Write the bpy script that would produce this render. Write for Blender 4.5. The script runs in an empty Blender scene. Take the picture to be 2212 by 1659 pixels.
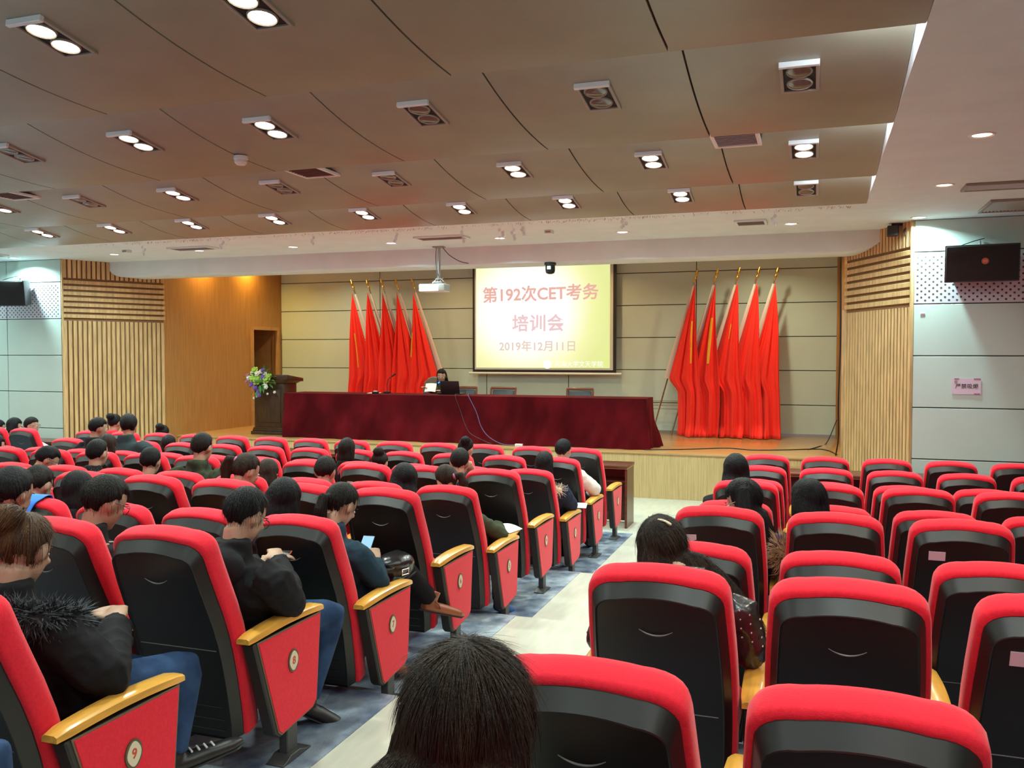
import bpy, bmesh, math, random
from mathutils import Vector, Matrix
random.seed(7)
PI = math.pi
SC = bpy.context.scene
COL = SC.collection

# ------------------------------------------------------------------ camera
F_PX = 1900.0
YAW, PITCH, EYE = math.radians(19.07), math.atan(64.5 / F_PX), 2.15
cam_d = bpy.data.cameras.new('camera')
cam_d.sensor_fit = 'HORIZONTAL'
cam_d.sensor_width = 36.0
cam_d.lens = F_PX / 2212 * 36.0
cam_d.clip_end = 200
cam = bpy.data.objects.new('camera', cam_d)
cam.location = (0, 0, EYE)
cam.rotation_euler = (PI / 2 - PITCH, 0, YAW)
COL.objects.link(cam)
SC.camera = cam

# ------------------------------------------------------------------ exposure, world, lamp strengths
SC.view_settings.view_transform = 'Standard'
SC.view_settings.look = 'None'
SC.view_settings.gamma = 1.0
SC.view_settings.exposure = 0.0
SC.view_settings.use_curve_mapping = False
world = bpy.data.worlds.new('world')
world.use_nodes = True
world.node_tree.nodes['Background'].inputs[0].default_value = (0.75, 0.85, 1.0, 1)
world.node_tree.nodes['Background'].inputs[1].default_value = 0.25
SC.world = world
TWIN_W, LED_W, WARM_W, COVE_W, WING_W, REAR_W = 30.0, 42.0, 18.0, 13.0, 24.0, 17.0
TWIN_C, LED_C, WARM_C = (0.85, 1.0, 0.91), (0.68, 0.99, 0.98), (0.97, 0.97, 0.80)
COVE_C, WING_C = (0.80, 0.92, 1.0), (1.0, 0.62, 0.12)

# ------------------------------------------------------------------ materials
MATS = {}
def mat(name, col, rough=0.6, metal=0.0, spec=0.5, var=0.0, vscale=8.0, bump=0.0, bscale=60.0, emit=0.0,
        coat=0.0, sheen=0.0, stretch=None, col2=None, alpha=1.0, trans=0.0):
    if name in MATS: return MATS[name]
    m = bpy.data.materials.new(name); m.use_nodes = True
    nt = m.node_tree; b = nt.nodes['Principled BSDF']
    b.inputs['Base Color'].default_value = (*col, 1)
    b.inputs['Roughness'].default_value = rough
    b.inputs['Metallic'].default_value = metal
    b.inputs['Specular IOR Level'].default_value = spec
    if coat: b.inputs['Coat Weight'].default_value = coat; b.inputs['Coat Roughness'].default_value = 0.15
    if sheen: b.inputs['Sheen Weight'].default_value = sheen; b.inputs['Sheen Roughness'].default_value = 0.4
    if alpha < 1: b.inputs['Alpha'].default_value = alpha
    if trans: b.inputs['Transmission Weight'].default_value = trans
    if emit:
        b.inputs['Emission Color'].default_value = (*col, 1); b.inputs['Emission Strength'].default_value = emit
    if var or bump or col2:
        tc = nt.nodes.new('ShaderNodeTexCoord'); mp = nt.nodes.new('ShaderNodeMapping')
        nt.links.new(tc.outputs['Object'], mp.inputs['Vector'])
        if stretch: mp.inputs['Scale'].default_value = stretch
    if var or col2:
        n = nt.nodes.new('ShaderNodeTexNoise'); n.inputs['Scale'].default_value = vscale; n.inputs['Detail'].default_value = 4
        nt.links.new(mp.outputs['Vector'], n.inputs['Vector'])
        r = nt.nodes.new('ShaderNodeValToRGB')
        c2 = col2 if col2 else tuple(min(1, c * (1 + var)) for c in col)
        c1 = col if col2 else tuple(c * (1 - var) for c in col)
        r.color_ramp.elements[0].position = 0.35; r.color_ramp.elements[1].position = 0.65
        r.color_ramp.elements[0].color = (*c1, 1); r.color_ramp.elements[1].color = (*c2, 1)
        nt.links.new(n.outputs['Fac'], r.inputs['Fac']); nt.links.new(r.outputs['Color'], b.inputs['Base Color'])
    if bump:
        n2 = nt.nodes.new('ShaderNodeTexNoise'); n2.inputs['Scale'].default_value = bscale; n2.inputs['Detail'].default_value = 3
        nt.links.new(mp.outputs['Vector'], n2.inputs['Vector'])
        bp = nt.nodes.new('ShaderNodeBump'); bp.inputs['Strength'].default_value = bump; bp.inputs['Distance'].default_value = 0.01
        nt.links.new(n2.outputs['Fac'], bp.inputs['Height']); nt.links.new(bp.outputs['Normal'], b.inputs['Normal'])
    MATS[name] = m
    return m

def emission(name, col, s):
    if name in MATS: return MATS[name]
    m = bpy.data.materials.new(name); m.use_nodes = True; nt = m.node_tree
    nt.nodes.remove(nt.nodes['Principled BSDF'])
    e = nt.nodes.new('ShaderNodeEmission'); e.inputs[0].default_value = (*col, 1); e.inputs[1].default_value = s
    nt.links.new(e.outputs[0], nt.nodes['Material Output'].inputs[0]); MATS[name] = m
    return m

mat('brown_ceiling', (0.30, 0.285, 0.215), 0.36, spec=0.5, var=0.05, vscale=3)
mat('white_plaster', (0.72, 0.83, 0.82), 0.75, var=0.03, vscale=3)
mat('white_reveal', (0.85, 0.87, 0.88), 0.7)
mat('wall_panel', (0.55, 0.67, 0.61), 0.5, var=0.02, vscale=2, bump=0.05, bscale=120)
mat('joint_dark', (0.06, 0.06, 0.05), 0.8)
mat('perf_panel', (0.60, 0.60, 0.66), 0.5)
mat('slat_wood', (0.60, 0.38, 0.17), 0.5, var=0.18, vscale=5, stretch=(6, 6, 0.6))
mat('slat_back', (0.24, 0.12, 0.045), 0.6)
mat('side_wood', (0.42, 0.21, 0.065), 0.45, var=0.10, vscale=4, stretch=(8, 8, 0.5))
mat('door_trim', (0.50, 0.27, 0.10), 0.45, var=0.1, vscale=6)
mat('stage_floor', (0.52, 0.30, 0.12), 0.25, var=0.10, vscale=3, stretch=(0.6, 6, 1), coat=0.3)
mat('riser_wood', (0.55, 0.38, 0.17), 0.5, var=0.12, vscale=9, stretch=(8, 8, 0.3))
mat('step_wood', (0.36, 0.19, 0.07), 0.45, var=0.1, vscale=6)
mat('aisle_vinyl', (0.55, 0.55, 0.46), 0.35, var=0.06, vscale=6, stretch=(3, 0.6, 1))
mat('row_vinyl', (0.10, 0.14, 0.22), 0.42, col2=(0.40, 0.47, 0.52), vscale=7)
mat('red_fabric', (0.80, 0.020, 0.042), 0.85, spec=0.15, var=0.06, vscale=90, bump=0.25, bscale=400, sheen=0.25)
mat('black_plastic', (0.008, 0.0065, 0.0065), 0.42, spec=0.55, bump=0.03, bscale=500)
mat('black_board', (0.022, 0.019, 0.018), 0.55)
mat('edge_trim', (0.16, 0.12, 0.07), 0.5)
mat('groove_grey', (0.16, 0.16, 0.16), 0.35)
mat('arm_wood', (0.74, 0.37, 0.06), 0.28, var=0.16, vscale=5, stretch=(8, 0.8, 8), coat=0.4)
mat('leg_metal', (0.05, 0.05, 0.05), 0.45, spec=0.5)
mat('plate_cream', (0.70, 0.62, 0.46), 0.5)
mat('plate_ring', (0.10, 0.07, 0.035), 0.45)
mat('digit_red', (0.55, 0.07, 0.03), 0.6)
mat('desk_wood', (0.10, 0.028, 0.014), 0.35, var=0.2, vscale=5, stretch=(0.8, 6, 6), coat=0.2)
mat('desk_edge', (0.50, 0.30, 0.12), 0.5)
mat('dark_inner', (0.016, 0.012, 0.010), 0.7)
mat('frame_white', (0.78, 0.80, 0.80), 0.4)
mat('lamp_glass', (0.13, 0.10, 0.085), 0.12, spec=0.6); mat('frame_taupe', (0.36, 0.31, 0.26), 0.45)
mat('velvet', (0.10, 0.004, 0.007), 0.9, spec=0.08, sheen=0.03, var=0.35, vscale=2.2, stretch=(1, 1, 0.7))
mat('flag_red', (0.92, 0.035, 0.022), 0.65, spec=0.25, sheen=0.1)
mat('flag_hem', (0.72, 0.62, 0.58), 0.8)
mat('gold', (0.80, 0.50, 0.10), 0.25, metal=1.0)
mat('flag_gold', (0.80, 0.42, 0.03), 0.6)
mat('steel', (0.45, 0.45, 0.45), 0.3, metal=1.0)
mat('grey_metal', (0.35, 0.36, 0.36), 0.4, metal=0.6)
mat('white_plastic', (0.80, 0.82, 0.82), 0.4)
mat('speaker_black', (0.012, 0.011, 0.011), 0.65, bump=0.3, bscale=220)
mat('speaker_side', (0.05, 0.055, 0.06), 0.45)
mat('logo_orange', (0.60, 0.14, 0.07), 0.5)
mat('screen_border', (0.012, 0.014, 0.011), 0.6)
mat('screen_margin', (0.62, 0.64, 0.60), 0.7)
mat('lectern_wood', (0.060, 0.026, 0.010), 0.4, var=0.25, vscale=6, stretch=(5, 5, 0.7))
mat('paper', (0.82, 0.83, 0.84), 0.8)
mat('pink_paper', (0.72, 0.55, 0.66), 0.8)
mat('ink', (0.05, 0.045, 0.055), 0.8)
mat('ink_grey', (0.30, 0.27, 0.28), 0.8)
mat('skin', (0.47, 0.285, 0.20), 0.5, spec=0.4, var=0.05, vscale=20)
mat('lips', (0.45, 0.14, 0.12), 0.45)
mat('eye_white', (0.75, 0.73, 0.70), 0.3)
mat('eye_dark', (0.02, 0.013, 0.01), 0.2)
mat('glasses_dark', (0.02, 0.018, 0.018), 0.3)
mat('silver', (0.7, 0.7, 0.7), 0.25, metal=1.0)
HS = (1.5, 1.5, 0.12)
mat('hair_black', (0.0065, 0.006, 0.0075), 0.55, spec=0.18, bump=0.8, bscale=110, stretch=HS)
mat('hair_dark', (0.010, 0.0075, 0.0065), 0.55, spec=0.18, bump=0.8, bscale=110, stretch=HS)
mat('hair_brown', (0.032, 0.018, 0.011), 0.55, spec=0.18, bump=0.8, bscale=110, stretch=HS, col2=(0.016, 0.010, 0.008), vscale=20)
mat('hair_auburn', (0.115, 0.050, 0.018), 0.55, spec=0.25, bump=0.8, bscale=110, stretch=HS, col2=(0.045, 0.020, 0.010), vscale=16)
def cloth(name, col, rough=0.85, bump=0.5, bs=14, **k): return mat(name, col, rough, bump=bump, bscale=bs, spec=0.18, **k)
cloth('jacket_black', (0.012, 0.011, 0.013)); cloth('jacket_navy', (0.018, 0.022, 0.050)); cloth('sweater_teal', (0.016, 0.040, 0.062))
cloth('jacket_olive', (0.050, 0.058, 0.030)); cloth('jacket_camo', (0.045, 0.055, 0.028), col2=(0.014, 0.020, 0.012), vscale=14)
cloth('jacket_white', (0.72, 0.66, 0.62)); cloth('shirt_white', (0.55, 0.68, 0.85)); cloth('jacket_grey', (0.055, 0.048, 0.045))
cloth('jacket_tealgrey', (0.022, 0.038, 0.042)); cloth('jacket_red', (0.65, 0.03, 0.06)); cloth('jacket_purple', (0.05, 0.035, 0.11))
cloth('sweater_bluegrey', (0.22, 0.28, 0.34)); cloth('jacket_brown', (0.04, 0.026, 0.018))
mat('leather', (0.016, 0.013, 0.016), 0.28, spec=0.6, bump=0.7, bscale=16, coat=0.2)
cloth('jeans', (0.035, 0.075, 0.17), col2=(0.015, 0.035, 0.09), vscale=9); cloth('trousers_black', (0.010, 0.009, 0.010))
mat('shoe_black', (0.014, 0.013, 0.014), 0.4); mat('shoe_white', (0.72, 0.73, 0.76), 0.5); mat('shoe_blue', (0.02, 0.10, 0.32), 0.35)
mat('boot_brown', (0.27, 0.075, 0.030), 0.35, var=0.15, vscale=9); mat('sole_dark', (0.03, 0.03, 0.03), 0.7)
mat('fur_black', (0.030, 0.032, 0.040), 0.7); mat('fur_cream', (0.62, 0.50, 0.34), 0.8); mat('fur_tan', (0.36, 0.24, 0.12), 0.8)
mat('fur_grey', (0.55, 0.52, 0.48), 0.8)
emission('phone_screen', (0.35, 0.65, 1.0), 1.2); emission('blue_led', (0.02, 0.12, 1.0), 6.0)
emission('lamp_twin', (1.0, 0.92, 0.72), 14.0); emission('lamp_led', (0.88, 0.96, 1.0), 10.0); emission('lamp_warm', (1.0, 0.80, 0.42), 8.0)
mat('blue_cloth', (0.03, 0.20, 0.80), 0.7); mat('teal_bag', (0.16, 0.50, 0.42), 0.4)
mat('leaf', (0.06, 0.22, 0.04), 0.5); mat('petal_green', (0.42, 0.62, 0.10), 0.6); mat('petal_white', (0.78, 0.76, 0.66), 0.6)
mat('petal_purple', (0.20, 0.10, 0.42), 0.6); mat('petal_pink', (0.45, 0.16, 0.30), 0.6)
mat('cable_black', (0.012, 0.012, 0.014), 0.5); mat('cable_violet', (0.10, 0.06, 0.16), 0.5)
mat('chair_wood', (0.20, 0.055, 0.022), 0.35, coat=0.2); mat('chair_leather', (0.035, 0.045, 0.06), 0.35)
mat('chair_grey', (0.10, 0.095, 0.085), 0.45)
mat('tinsel', (0.40, 0.22, 0.16), 0.5); mat('clear_plastic', (0.80, 0.82, 0.84), 0.15, alpha=0.55)
mat('dome_green', (0.012, 0.030, 0.024), 0.2)
mat('pearl', (0.75, 0.66, 0.48), 0.25)

# fine vertical grooves on the stage front and mottled squares on the row floor
def add_wave_bump(m, scale, strength):
    nt = m.node_tree; b = nt.nodes['Principled BSDF']
    tc = nt.nodes.new('ShaderNodeTexCoord'); w = nt.nodes.new('ShaderNodeTexWave'); w.inputs['Scale'].default_value = scale
    bp = nt.nodes.new('ShaderNodeBump'); bp.inputs['Strength'].default_value = strength; bp.inputs['Distance'].default_value = 0.01
    nt.links.new(tc.outputs['Object'], w.inputs['Vector']); nt.links.new(w.outputs['Fac'], bp.inputs['Height'])
    nt.links.new(bp.outputs['Normal'], b.inputs['Normal'])
add_wave_bump(MATS['riser_wood'], 7.0, 0.5)
def speckle(m):
    nt = m.node_tree; b = nt.nodes['Principled BSDF']
    src = b.inputs['Base Color'].links[0].from_socket
    tc = nt.nodes.new('ShaderNodeTexCoord'); v = nt.nodes.new('ShaderNodeTexVoronoi'); v.inputs['Scale'].default_value = 1.7
    mp = nt.nodes.new('ShaderNodeMapping'); mp.inputs['Scale'].default_value = (1.0, 1.6, 1)
    n = nt.nodes.new('ShaderNodeTexNoise'); n.inputs['Scale'].default_value = 260
    mx = nt.nodes.new('ShaderNodeMix'); mx.data_type = 'RGBA'; mx.blend_type = 'MULTIPLY'; mx.inputs[0].default_value = 0.55
    mx2 = nt.nodes.new('ShaderNodeMix'); mx2.data_type = 'RGBA'; mx2.blend_type = 'OVERLAY'; mx2.inputs[0].default_value = 0.5
    rp = nt.nodes.new('ShaderNodeValToRGB')
    rp.color_ramp.interpolation = 'CONSTANT'
    rp.color_ramp.elements[0].color = (0.36, 0.40, 0.52, 1); rp.color_ramp.elements[1].position = 0.45
    rp.color_ramp.elements[1].color = (1, 1, 1, 1)
    nt.links.new(tc.outputs['Object'], mp.inputs['Vector']); nt.links.new(mp.outputs['Vector'], v.inputs['Vector'])
    nt.links.new(v.outputs['Color'], rp.inputs['Fac'])
    nt.links.new(tc.outputs['Object'], n.inputs['Vector'])
    nt.links.new(src, mx.inputs[6]); nt.links.new(rp.outputs['Color'], mx.inputs[7])
    nt.links.new(mx.outputs[2], mx2.inputs[6]); nt.links.new(n.outputs['Fac'], mx2.inputs[7])
    nt.links.new(mx2.outputs[2], b.inputs['Base Color'])
speckle(MATS['row_vinyl'])

# ------------------------------------------------------------------ mesh helpers
class MB:
    def __init__(s): s.v = []; s.f = []; s.mi = []; s.cur = 0
    def add(s, vs, fs):
        o = len(s.v); s.v += [tuple(p) for p in vs]
        s.f += [tuple(i + o for i in q) for q in fs]; s.mi += [s.cur] * len(fs)
        return s
    def box(s, x0, x1, y0, y1, z0, z1, M=None):
        vs = [Vector((x, y, z)) for z in (z0, z1) for y in (y0, y1) for x in (x0, x1)]
        if M is not None: vs = [M @ p for p in vs]
        return s.add(vs, [(0, 2, 3, 1), (4, 5, 7, 6), (0, 1, 5, 4), (2, 6, 7, 3), (0, 4, 6, 2), (1, 3, 7, 5)])
    def rings(s, rs, closed=True, cap=True):
        n = len(rs[0]); vs = [p for r in rs for p in r]; fs = []
        for i in range(len(rs) - 1):
            for j in range(n if closed else n - 1):
                a, b = i * n + j, i * n + (j + 1) % n
                fs.append((a, b, b + n, a + n))
        if cap and closed:
            fs.append(tuple(reversed(range(n)))); fs.append(tuple(range((len(rs) - 1) * n, len(rs) * n)))
        return s.add(vs, fs)
    def tube(s, pts, rad, n=8, cap=True, lat=None):
        pts = [Vector(p) for p in pts]
        if not isinstance(rad, (list, tuple)): rad = [rad] * len(pts)
        rs = []; prev = None
        for i, p in enumerate(pts):
            t = (pts[min(i + 1, len(pts) - 1)] - pts[max(i - 1, 0)])
            t = t.normalized() if t.length > 1e-9 else Vector((0, 0, 1))
            if lat is not None: a = Vector(lat)
            elif prev is not None: a = prev
            else: a = Vector((1, 0, 0)) if abs(t.x) < 0.9 else Vector((0, 1, 0))
            a = (a - t * a.dot(t))
            a = a.normalized() if a.length > 1e-6 else t.orthogonal().normalized()
            prev = a; b = t.cross(a)
            r = rad[i]; rx, ry = r if isinstance(r, (tuple, list)) else (r, r)
            rs.append([p + a * (rx * math.cos(2 * PI * j / n)) + b * (ry * math.sin(2 * PI * j / n)) for j in range(n)])
        return s.rings(rs, True, cap)
    def ell(s, c, r, n=16, m=10, M=None):
        c = Vector(c); rs = []
        vs = []; fs = []
        if not isinstance(r, (tuple, list)): r = (r, r, r)
        for i in range(1, m):
            a = PI * i / m
            for j in range(n):
                b = 2 * PI * j / n
                vs.append(Vector((r[0] * math.sin(a) * math.cos(b), r[1] * math.sin(a) * math.sin(b), r[2] * math.cos(a))))
        vs += [Vector((0, 0, r[2])), Vector((0, 0, -r[2]))]
        if M is not None: vs = [M @ p for p in vs]
        vs = [p + c for p in vs]
        for i in range(m - 2):
            for j in range(n):
                a, b = i * n + j, i * n + (j + 1) % n
                fs.append((a, a + n, b + n, b))
        T, B = len(vs) - 2, len(vs) - 1
        for j in range(n):
            fs.append((T, j, (j + 1) % n)); k = (m - 2) * n
            fs.append((B, k + (j + 1) % n, k + j))
        return s.add(vs, fs)
    def lathe(s, prof, n=20, c=(0, 0, 0), M=None):
        rs = []
        for r, z in prof:
            ring = [Vector((r * math.cos(2 * PI * j / n), r * math.sin(2 * PI * j / n), z)) for j in range(n)]
            rs.append([(M @ p if M is not None else p) + Vector(c) for p in ring])
        return s.rings(rs)
    def prism(s, poly, fn, d0, d1):
        n = len(poly); vs = [fn(a, b, d0) for a, b in poly] + [fn(a, b, d1) for a, b in poly]
        fs = [tuple(range(n)), tuple(reversed(range(n, 2 * n)))] + [(i, (i + 1) % n, (i + 1) % n + n, i + n) for i in range(n)]
        return s.add(vs, fs)
    def grid(s, fn, nu, nv, two=0.0):
        vs = [fn(i / nu, j / nv) for j in range(nv + 1) for i in range(nu + 1)]
        fs = [(j * (nu + 1) + i, j * (nu + 1) + i + 1, (j + 1) * (nu + 1) + i + 1, (j + 1) * (nu + 1) + i) for j in range(nv) for i in range(nu)]
        return s.add(vs, fs)
    def mesh(s, name, mats=(), smooth=True, bev=0.0, ang=35, seg=2):
        me = bpy.data.meshes.new(name); me.from_pydata(s.v, [], s.f)
        bm = bmesh.new(); bm.from_mesh(me)
        bmesh.ops.recalc_face_normals(bm, faces=bm.faces)
        if bev:
            es = [e for e in bm.edges if len(e.link_faces) == 2 and e.calc_face_angle(0) > 0.5]
            bmesh.ops.bevel(bm, geom=es, offset=bev, segments=seg, affect='EDGES', profile=0.5)
        bm.to_mesh(me); bm.free()
        for m in mats: me.materials.append(MATS[m])
        if not bev and len(set(s.mi)) > 1: me.polygons.foreach_set('material_index', s.mi)
        if smooth:
            me.polygons.foreach_set('use_smooth', [True] * len(me.polygons))
            me.set_sharp_from_angle(angle=math.radians(ang))
        me.update()
        return me
    def build(s, name, m, parent=None, **k):
        return ob(name, s.mesh(name, (m,) if isinstance(m, str) else m, **k), parent)

def ob(name, me, parent=None, loc=None, rot=None):
    o = bpy.data.objects.new(name, me); COL.objects.link(o)
    if parent: o.parent = parent
    if loc: o.location = loc
    if rot: o.rotation_euler = rot
    return o
def tag(o, label, cat=None, group=None, kind=None):
    o['label'] = label
    if cat: o['category'] = cat
    if group: o['group'] = group
    if kind: o['kind'] = kind
    return o
def struct(o, label=None):
    o['kind'] = 'structure'
    if label: o['label'] = label
    return o
def thing(name, label, cat, loc=(0, 0, 0), rz=0.0, group=None):
    o = ob(name, None, None, loc, (0, 0, rz)); o.empty_display_size = 0.1
    return tag(o, label, cat, group)

# scratch scene in which modifiers and text are turned into plain meshes
TMP = bpy.data.scenes.new('scratch')
def evaluated(o):
    TMP.collection.objects.link(o); vl = TMP.view_layers[0]; vl.update()
    dg = vl.depsgraph; dg.update()
    me = bpy.data.meshes.new_from_object(o.evaluated_get(dg), depsgraph=dg)
    TMP.collection.objects.unlink(o); d = o.data; bpy.data.objects.remove(o)
    return me
def remesh(mb, name, voxel, smooth=2, m=None):
    me = bpy.data.meshes.new(name); me.from_pydata(mb.v, [], mb.f)
    bm = bmesh.new(); bm.from_mesh(me); bmesh.ops.recalc_face_normals(bm, faces=bm.faces); bm.to_mesh(me); bm.free()
    o = bpy.data.objects.new(name, me)
    r = o.modifiers.new('r', 'REMESH'); r.mode = 'VOXEL'; r.voxel_size = voxel; r.use_smooth_shade = True
    if smooth:
        s = o.modifiers.new('s', 'SMOOTH'); s.factor = 0.5; s.iterations = smooth
    out = evaluated(o); bpy.data.meshes.remove(me); out.name = name
    out.materials.clear()
    if m: out.materials.append(MATS[m])
    out.polygons.foreach_set('use_smooth', [True] * len(out.polygons))
    return out
def text_mesh(txt, size, m, bold=0.0, ext=0.001, space=1.0):
    c = bpy.data.curves.new('lettering', 'FONT'); c.body = txt; c.size = size; c.extrude = ext; c.offset = bold
    c.align_x = 'CENTER'; c.align_y = 'CENTER'; c.resolution_u = 3; c.space_character = space
    o = bpy.data.objects.new('lettering', c); me = evaluated(o); me.name = 'lettering'
    me.materials.clear(); me.materials.append(MATS[m])
    return me
def area(name, parent, loc, size, watt, col, aim=(0, 0, -1), spread=PI, shape='DISK', size_y=None):
    l = bpy.data.lights.new(name, 'AREA'); l.energy = watt; l.color = col; l.shape = shape; l.size = size
    if size_y: l.size_y = size_y
    l.spread = spread
    o = bpy.data.objects.new(name, l); COL.objects.link(o); o.parent = parent; o.location = loc
    o.rotation_euler = Vector(aim).to_track_quat('-Z', 'Y').to_euler()
    return o
ORD = ['first', 'second', 'third', 'fourth', 'fifth', 'sixth', 'seventh', 'eighth', 'ninth', 'tenth', 'eleventh', 'twelfth', 'thirteenth', 'fourteenth', 'fifteenth', 'sixteenth']
def row_y(r): return 9.99 - 0.9585 * (r - 1)
def row_z(r): return 0.0 if r <= 3 else 0.12 * ((r - 2) // 2)

# ================================================================== THE ROOM
XL, XR, YB, ZS, SF = -15.2, 4.6, -6.0, 3.70, 0.69
TIER_Y = {1: 7.88, 2: 6.02, 3: 4.10, 4: 2.18, 5: 0.27}
fl = struct(MB().box(XL, XR, YB, 16.6, -0.2, 0).build('floor', 'aisle_vinyl', smooth=False), 'cream vinyl hall floor')
for t, ye in TIER_Y.items():
    struct(MB().box(XL, XR, YB, ye, 0.12 * (t - 1), 0.12 * t).build('floor', 'aisle_vinyl', smooth=False), 'cream vinyl step of the raked floor')
for x0, x1 in ((-9.85, -2.05), (-0.82, XR), (XL, -10.4)):
    ys = [10.35, 7.88, 6.02, 4.10, 2.18, 0.27, YB]
    for t in range(6):
        struct(MB().box(x0, x1, ys[t + 1] + (0.0 if t < 5 else 0), ys[t], 0.12 * t, 0.12 * t + 0.004).build('floor', 'row_vinyl', smooth=False),
               'blue-grey speckled vinyl under the chair rows')

# ---- hall walls with separate light panels
def panel_grid(wall, P0, P1, zs, us, m='wall_panel', gap=0.006, th=0.02, skip=None):
    d = Vector((P1[0] - P0[0], P1[1] - P0[1], 0)); L = d.length; d /= L; nrm = Vector((d.y, -d.x, 0))
    for i in range(len(us) - 1):
        for j in range(len(zs) - 1):
            mm = skip(i, j) if skip else m
            if not mm: continue
            a, b = us[i] + gap, us[i + 1] - gap
            M = Matrix((( d.x, nrm.x, 0, P0[0]), (d.y, nrm.y, 0, P0[1]), (0, 0, 1, 0), (0, 0, 0, 1)))
            MB().box(a, b, 0, th, zs[j] + gap, zs[j + 1] - gap, M).build('panel', mm, wall, bev=0.003, seg=1)
ROWZ = [0.0, 0.33, 0.93, 1.53, 2.13, 2.73, 3.33, 3.70]
def flat_wall(name, P0, P1, us, m=None):
    d = Vector((P1[0] - P0[0], P1[1] - P0[1], 0)); L = d.length; d /= L; nrm = Vector((d.y, -d.x, 0))
    M = Matrix((( d.x, nrm.x, 0, P0[0]), (d.y, nrm.y, 0, P0[1]), (0, 0, 1, 0), (0, 0, 0, 1)))
    w = struct(MB().box(0, L, -0.15, 0, 0, 4.3, M).build(name, m or 'joint_dark', smooth=False))
    return w
wfr = flat_wall('wall_front_right', (1.06, 11.22), (XR, 11.22), None)
panel_grid(wfr, (1.06, 11.22), (XR, 11.22), ROWZ, [0, 2.34, 3.54], skip=lambda i, j: 'perf_panel' if j == 5 else 'wall_panel')
wfl = flat_wall('wall_front_left', (XL, 11.22), (-11.66, 11.22), None)
panel_grid(wfl, (XL, 11.22), (-11.66, 11.22), ROWZ, [0, 1.2, 2.37, 3.54], skip=lambda i, j: 'perf_panel' if j == 5 else 'wall_panel')
def holes(wall, x0, x1, y):
    b = MB(); p = 0.083; r = 0
    z = 2.77
    while z < 3.30:
        x = x0 + 0.03 + (p / 2 if r % 2 else 0)
        while x < x1 - 0.02:
            b.add([(x + 0.0125 * math.cos(k * PI / 4), y, z + 0.0125 * math.sin(k * PI / 4)) for k in range(8)], [tuple(range(8))]); x += p
        z += 0.0355; r += 1
    h = b.build('perforation', 'joint_dark', wall, smooth=False); h['kind'] = 'stuff'; h['label'] = 'rows of small dark round holes'
holes(wfr, 1.07, XR, 11.199); holes(wfl, XL, -11.67, 11.199)
struct(MB().box(1.06, XR, 11.17, 11.2, 0, 0.12).build('baseboard_right', 'step_wood', smooth=False))
struct(MB().box(XL, -11.66, 11.17, 11.2, 0, 0.12).build('baseboard_left', 'step_wood', smooth=False))
# far sides and rear of the hall, outside the photograph
struct(MB().box(XL - 0.15, XL, YB, 11.3, 0, 4.3).build('wall_left', 'wall_panel', smooth=False), 'pale left hall wall')
struct(MB().box(XR, XR + 0.15, YB, 11.3, 0, 4.3).build('wall_right', 'wall_panel', smooth=False), 'pale right hall wall')
struct(MB().box(XL, XR, YB - 0.15, YB, 0, 4.3).build('wall_rear', 'wall_panel', smooth=False), 'pale rear hall wall')

# ---- slatted splays beside the stage opening
def splay(name, P0, P1, flip):
    P0, P1 = Vector((*P0, 0)), Vector((*P1, 0)); d = (P1 - P0); L = d.length; d /= L
    nrm = Vector((d.y, -d.x, 0))
    if nrm.y > 0: nrm = -nrm
    M = Matrix(((d.x, nrm.x, 0, P0.x), (d.y, nrm.y, 0, P0.y), (0, 0, 1, 0), (0, 0, 0, 1)))
    w = struct(MB().box(0, L, -0.12, 0, 0, 4.2, M).build(name, 'slat_back', smooth=False), 'wood splay panel of vertical and horizontal slats')
    n = 22; p = L / n
    for k in range(n):
        MB().box(k * p + 0.008, (k + 1) * p - 0.016, 0, 0.03, 0.36, 2.70, M).build('slat', 'slat_wood', w, bev=0.004, seg=1)
        MB().box(k * p + 0.008, (k + 1) * p - 0.016, 0, 0.03, 3.40, 3.90, M).build('slat', 'slat_wood', w, bev=0.004, seg=1)
        MB().box(k * p + 0.008, (k + 1) * p - 0.016, 0, 0.03, 0.0, 0.30, M).build('slat', 'slat_wood', w, bev=0.004, seg=1)
    for j in range(7):
        z = 2.735 + j * 0.093
        MB().box(0, L, 0, 0.035, z + 0.012, z + 0.07, M).build('slat', 'slat_wood', w, bev=0.004, seg=1)
    MB().box(-0.012, 0.012, 0, 0.04, 0, 3.9, M).build('edge_strip', 'slat_wood', w, bev=0.003, seg=1)
    MB().box(0, L, 0, 0.04, 0.30, 0.36, M).build('rail', 'step_wood', w, bev=0.003, seg=1)
    return w
splay('wall_splay_right', (1.06, 11.22), (0.38, 12.72), 1)
splay('wall_splay_left', (-11.66, 11.22), (-10.90, 12.72), 0)

# ---- stage
SXL, SXR, SY0, SY1 = -10.90, 0.38, 13.02, 16.32
st = struct(MB().box(SXL, SXR, SY0, SY1, 0, SF - 0.03).build('stage', 'riser_wood', smooth=False), 'wooden stage with grooved light wood front')
MB().box(SXL, SXR, SY0 - 0.02, SY1, SF - 0.03, SF).build('stage_floor', 'stage_floor', st, bev=0.006)
MB().box(-0.70, SXR, 12.74, SY0 - 0.001, 0, 0.56).build('step', 'step_wood', st, bev=0.005)
MB().box(-0.70, SXR, 12.48, 12.74, 0, 0.28).build('step', 'step_wood', st, bev=0.005)
for x0, x1 in ((SXL, -10.0), (SXR - 0.001, SXR)):
    pass
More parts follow.
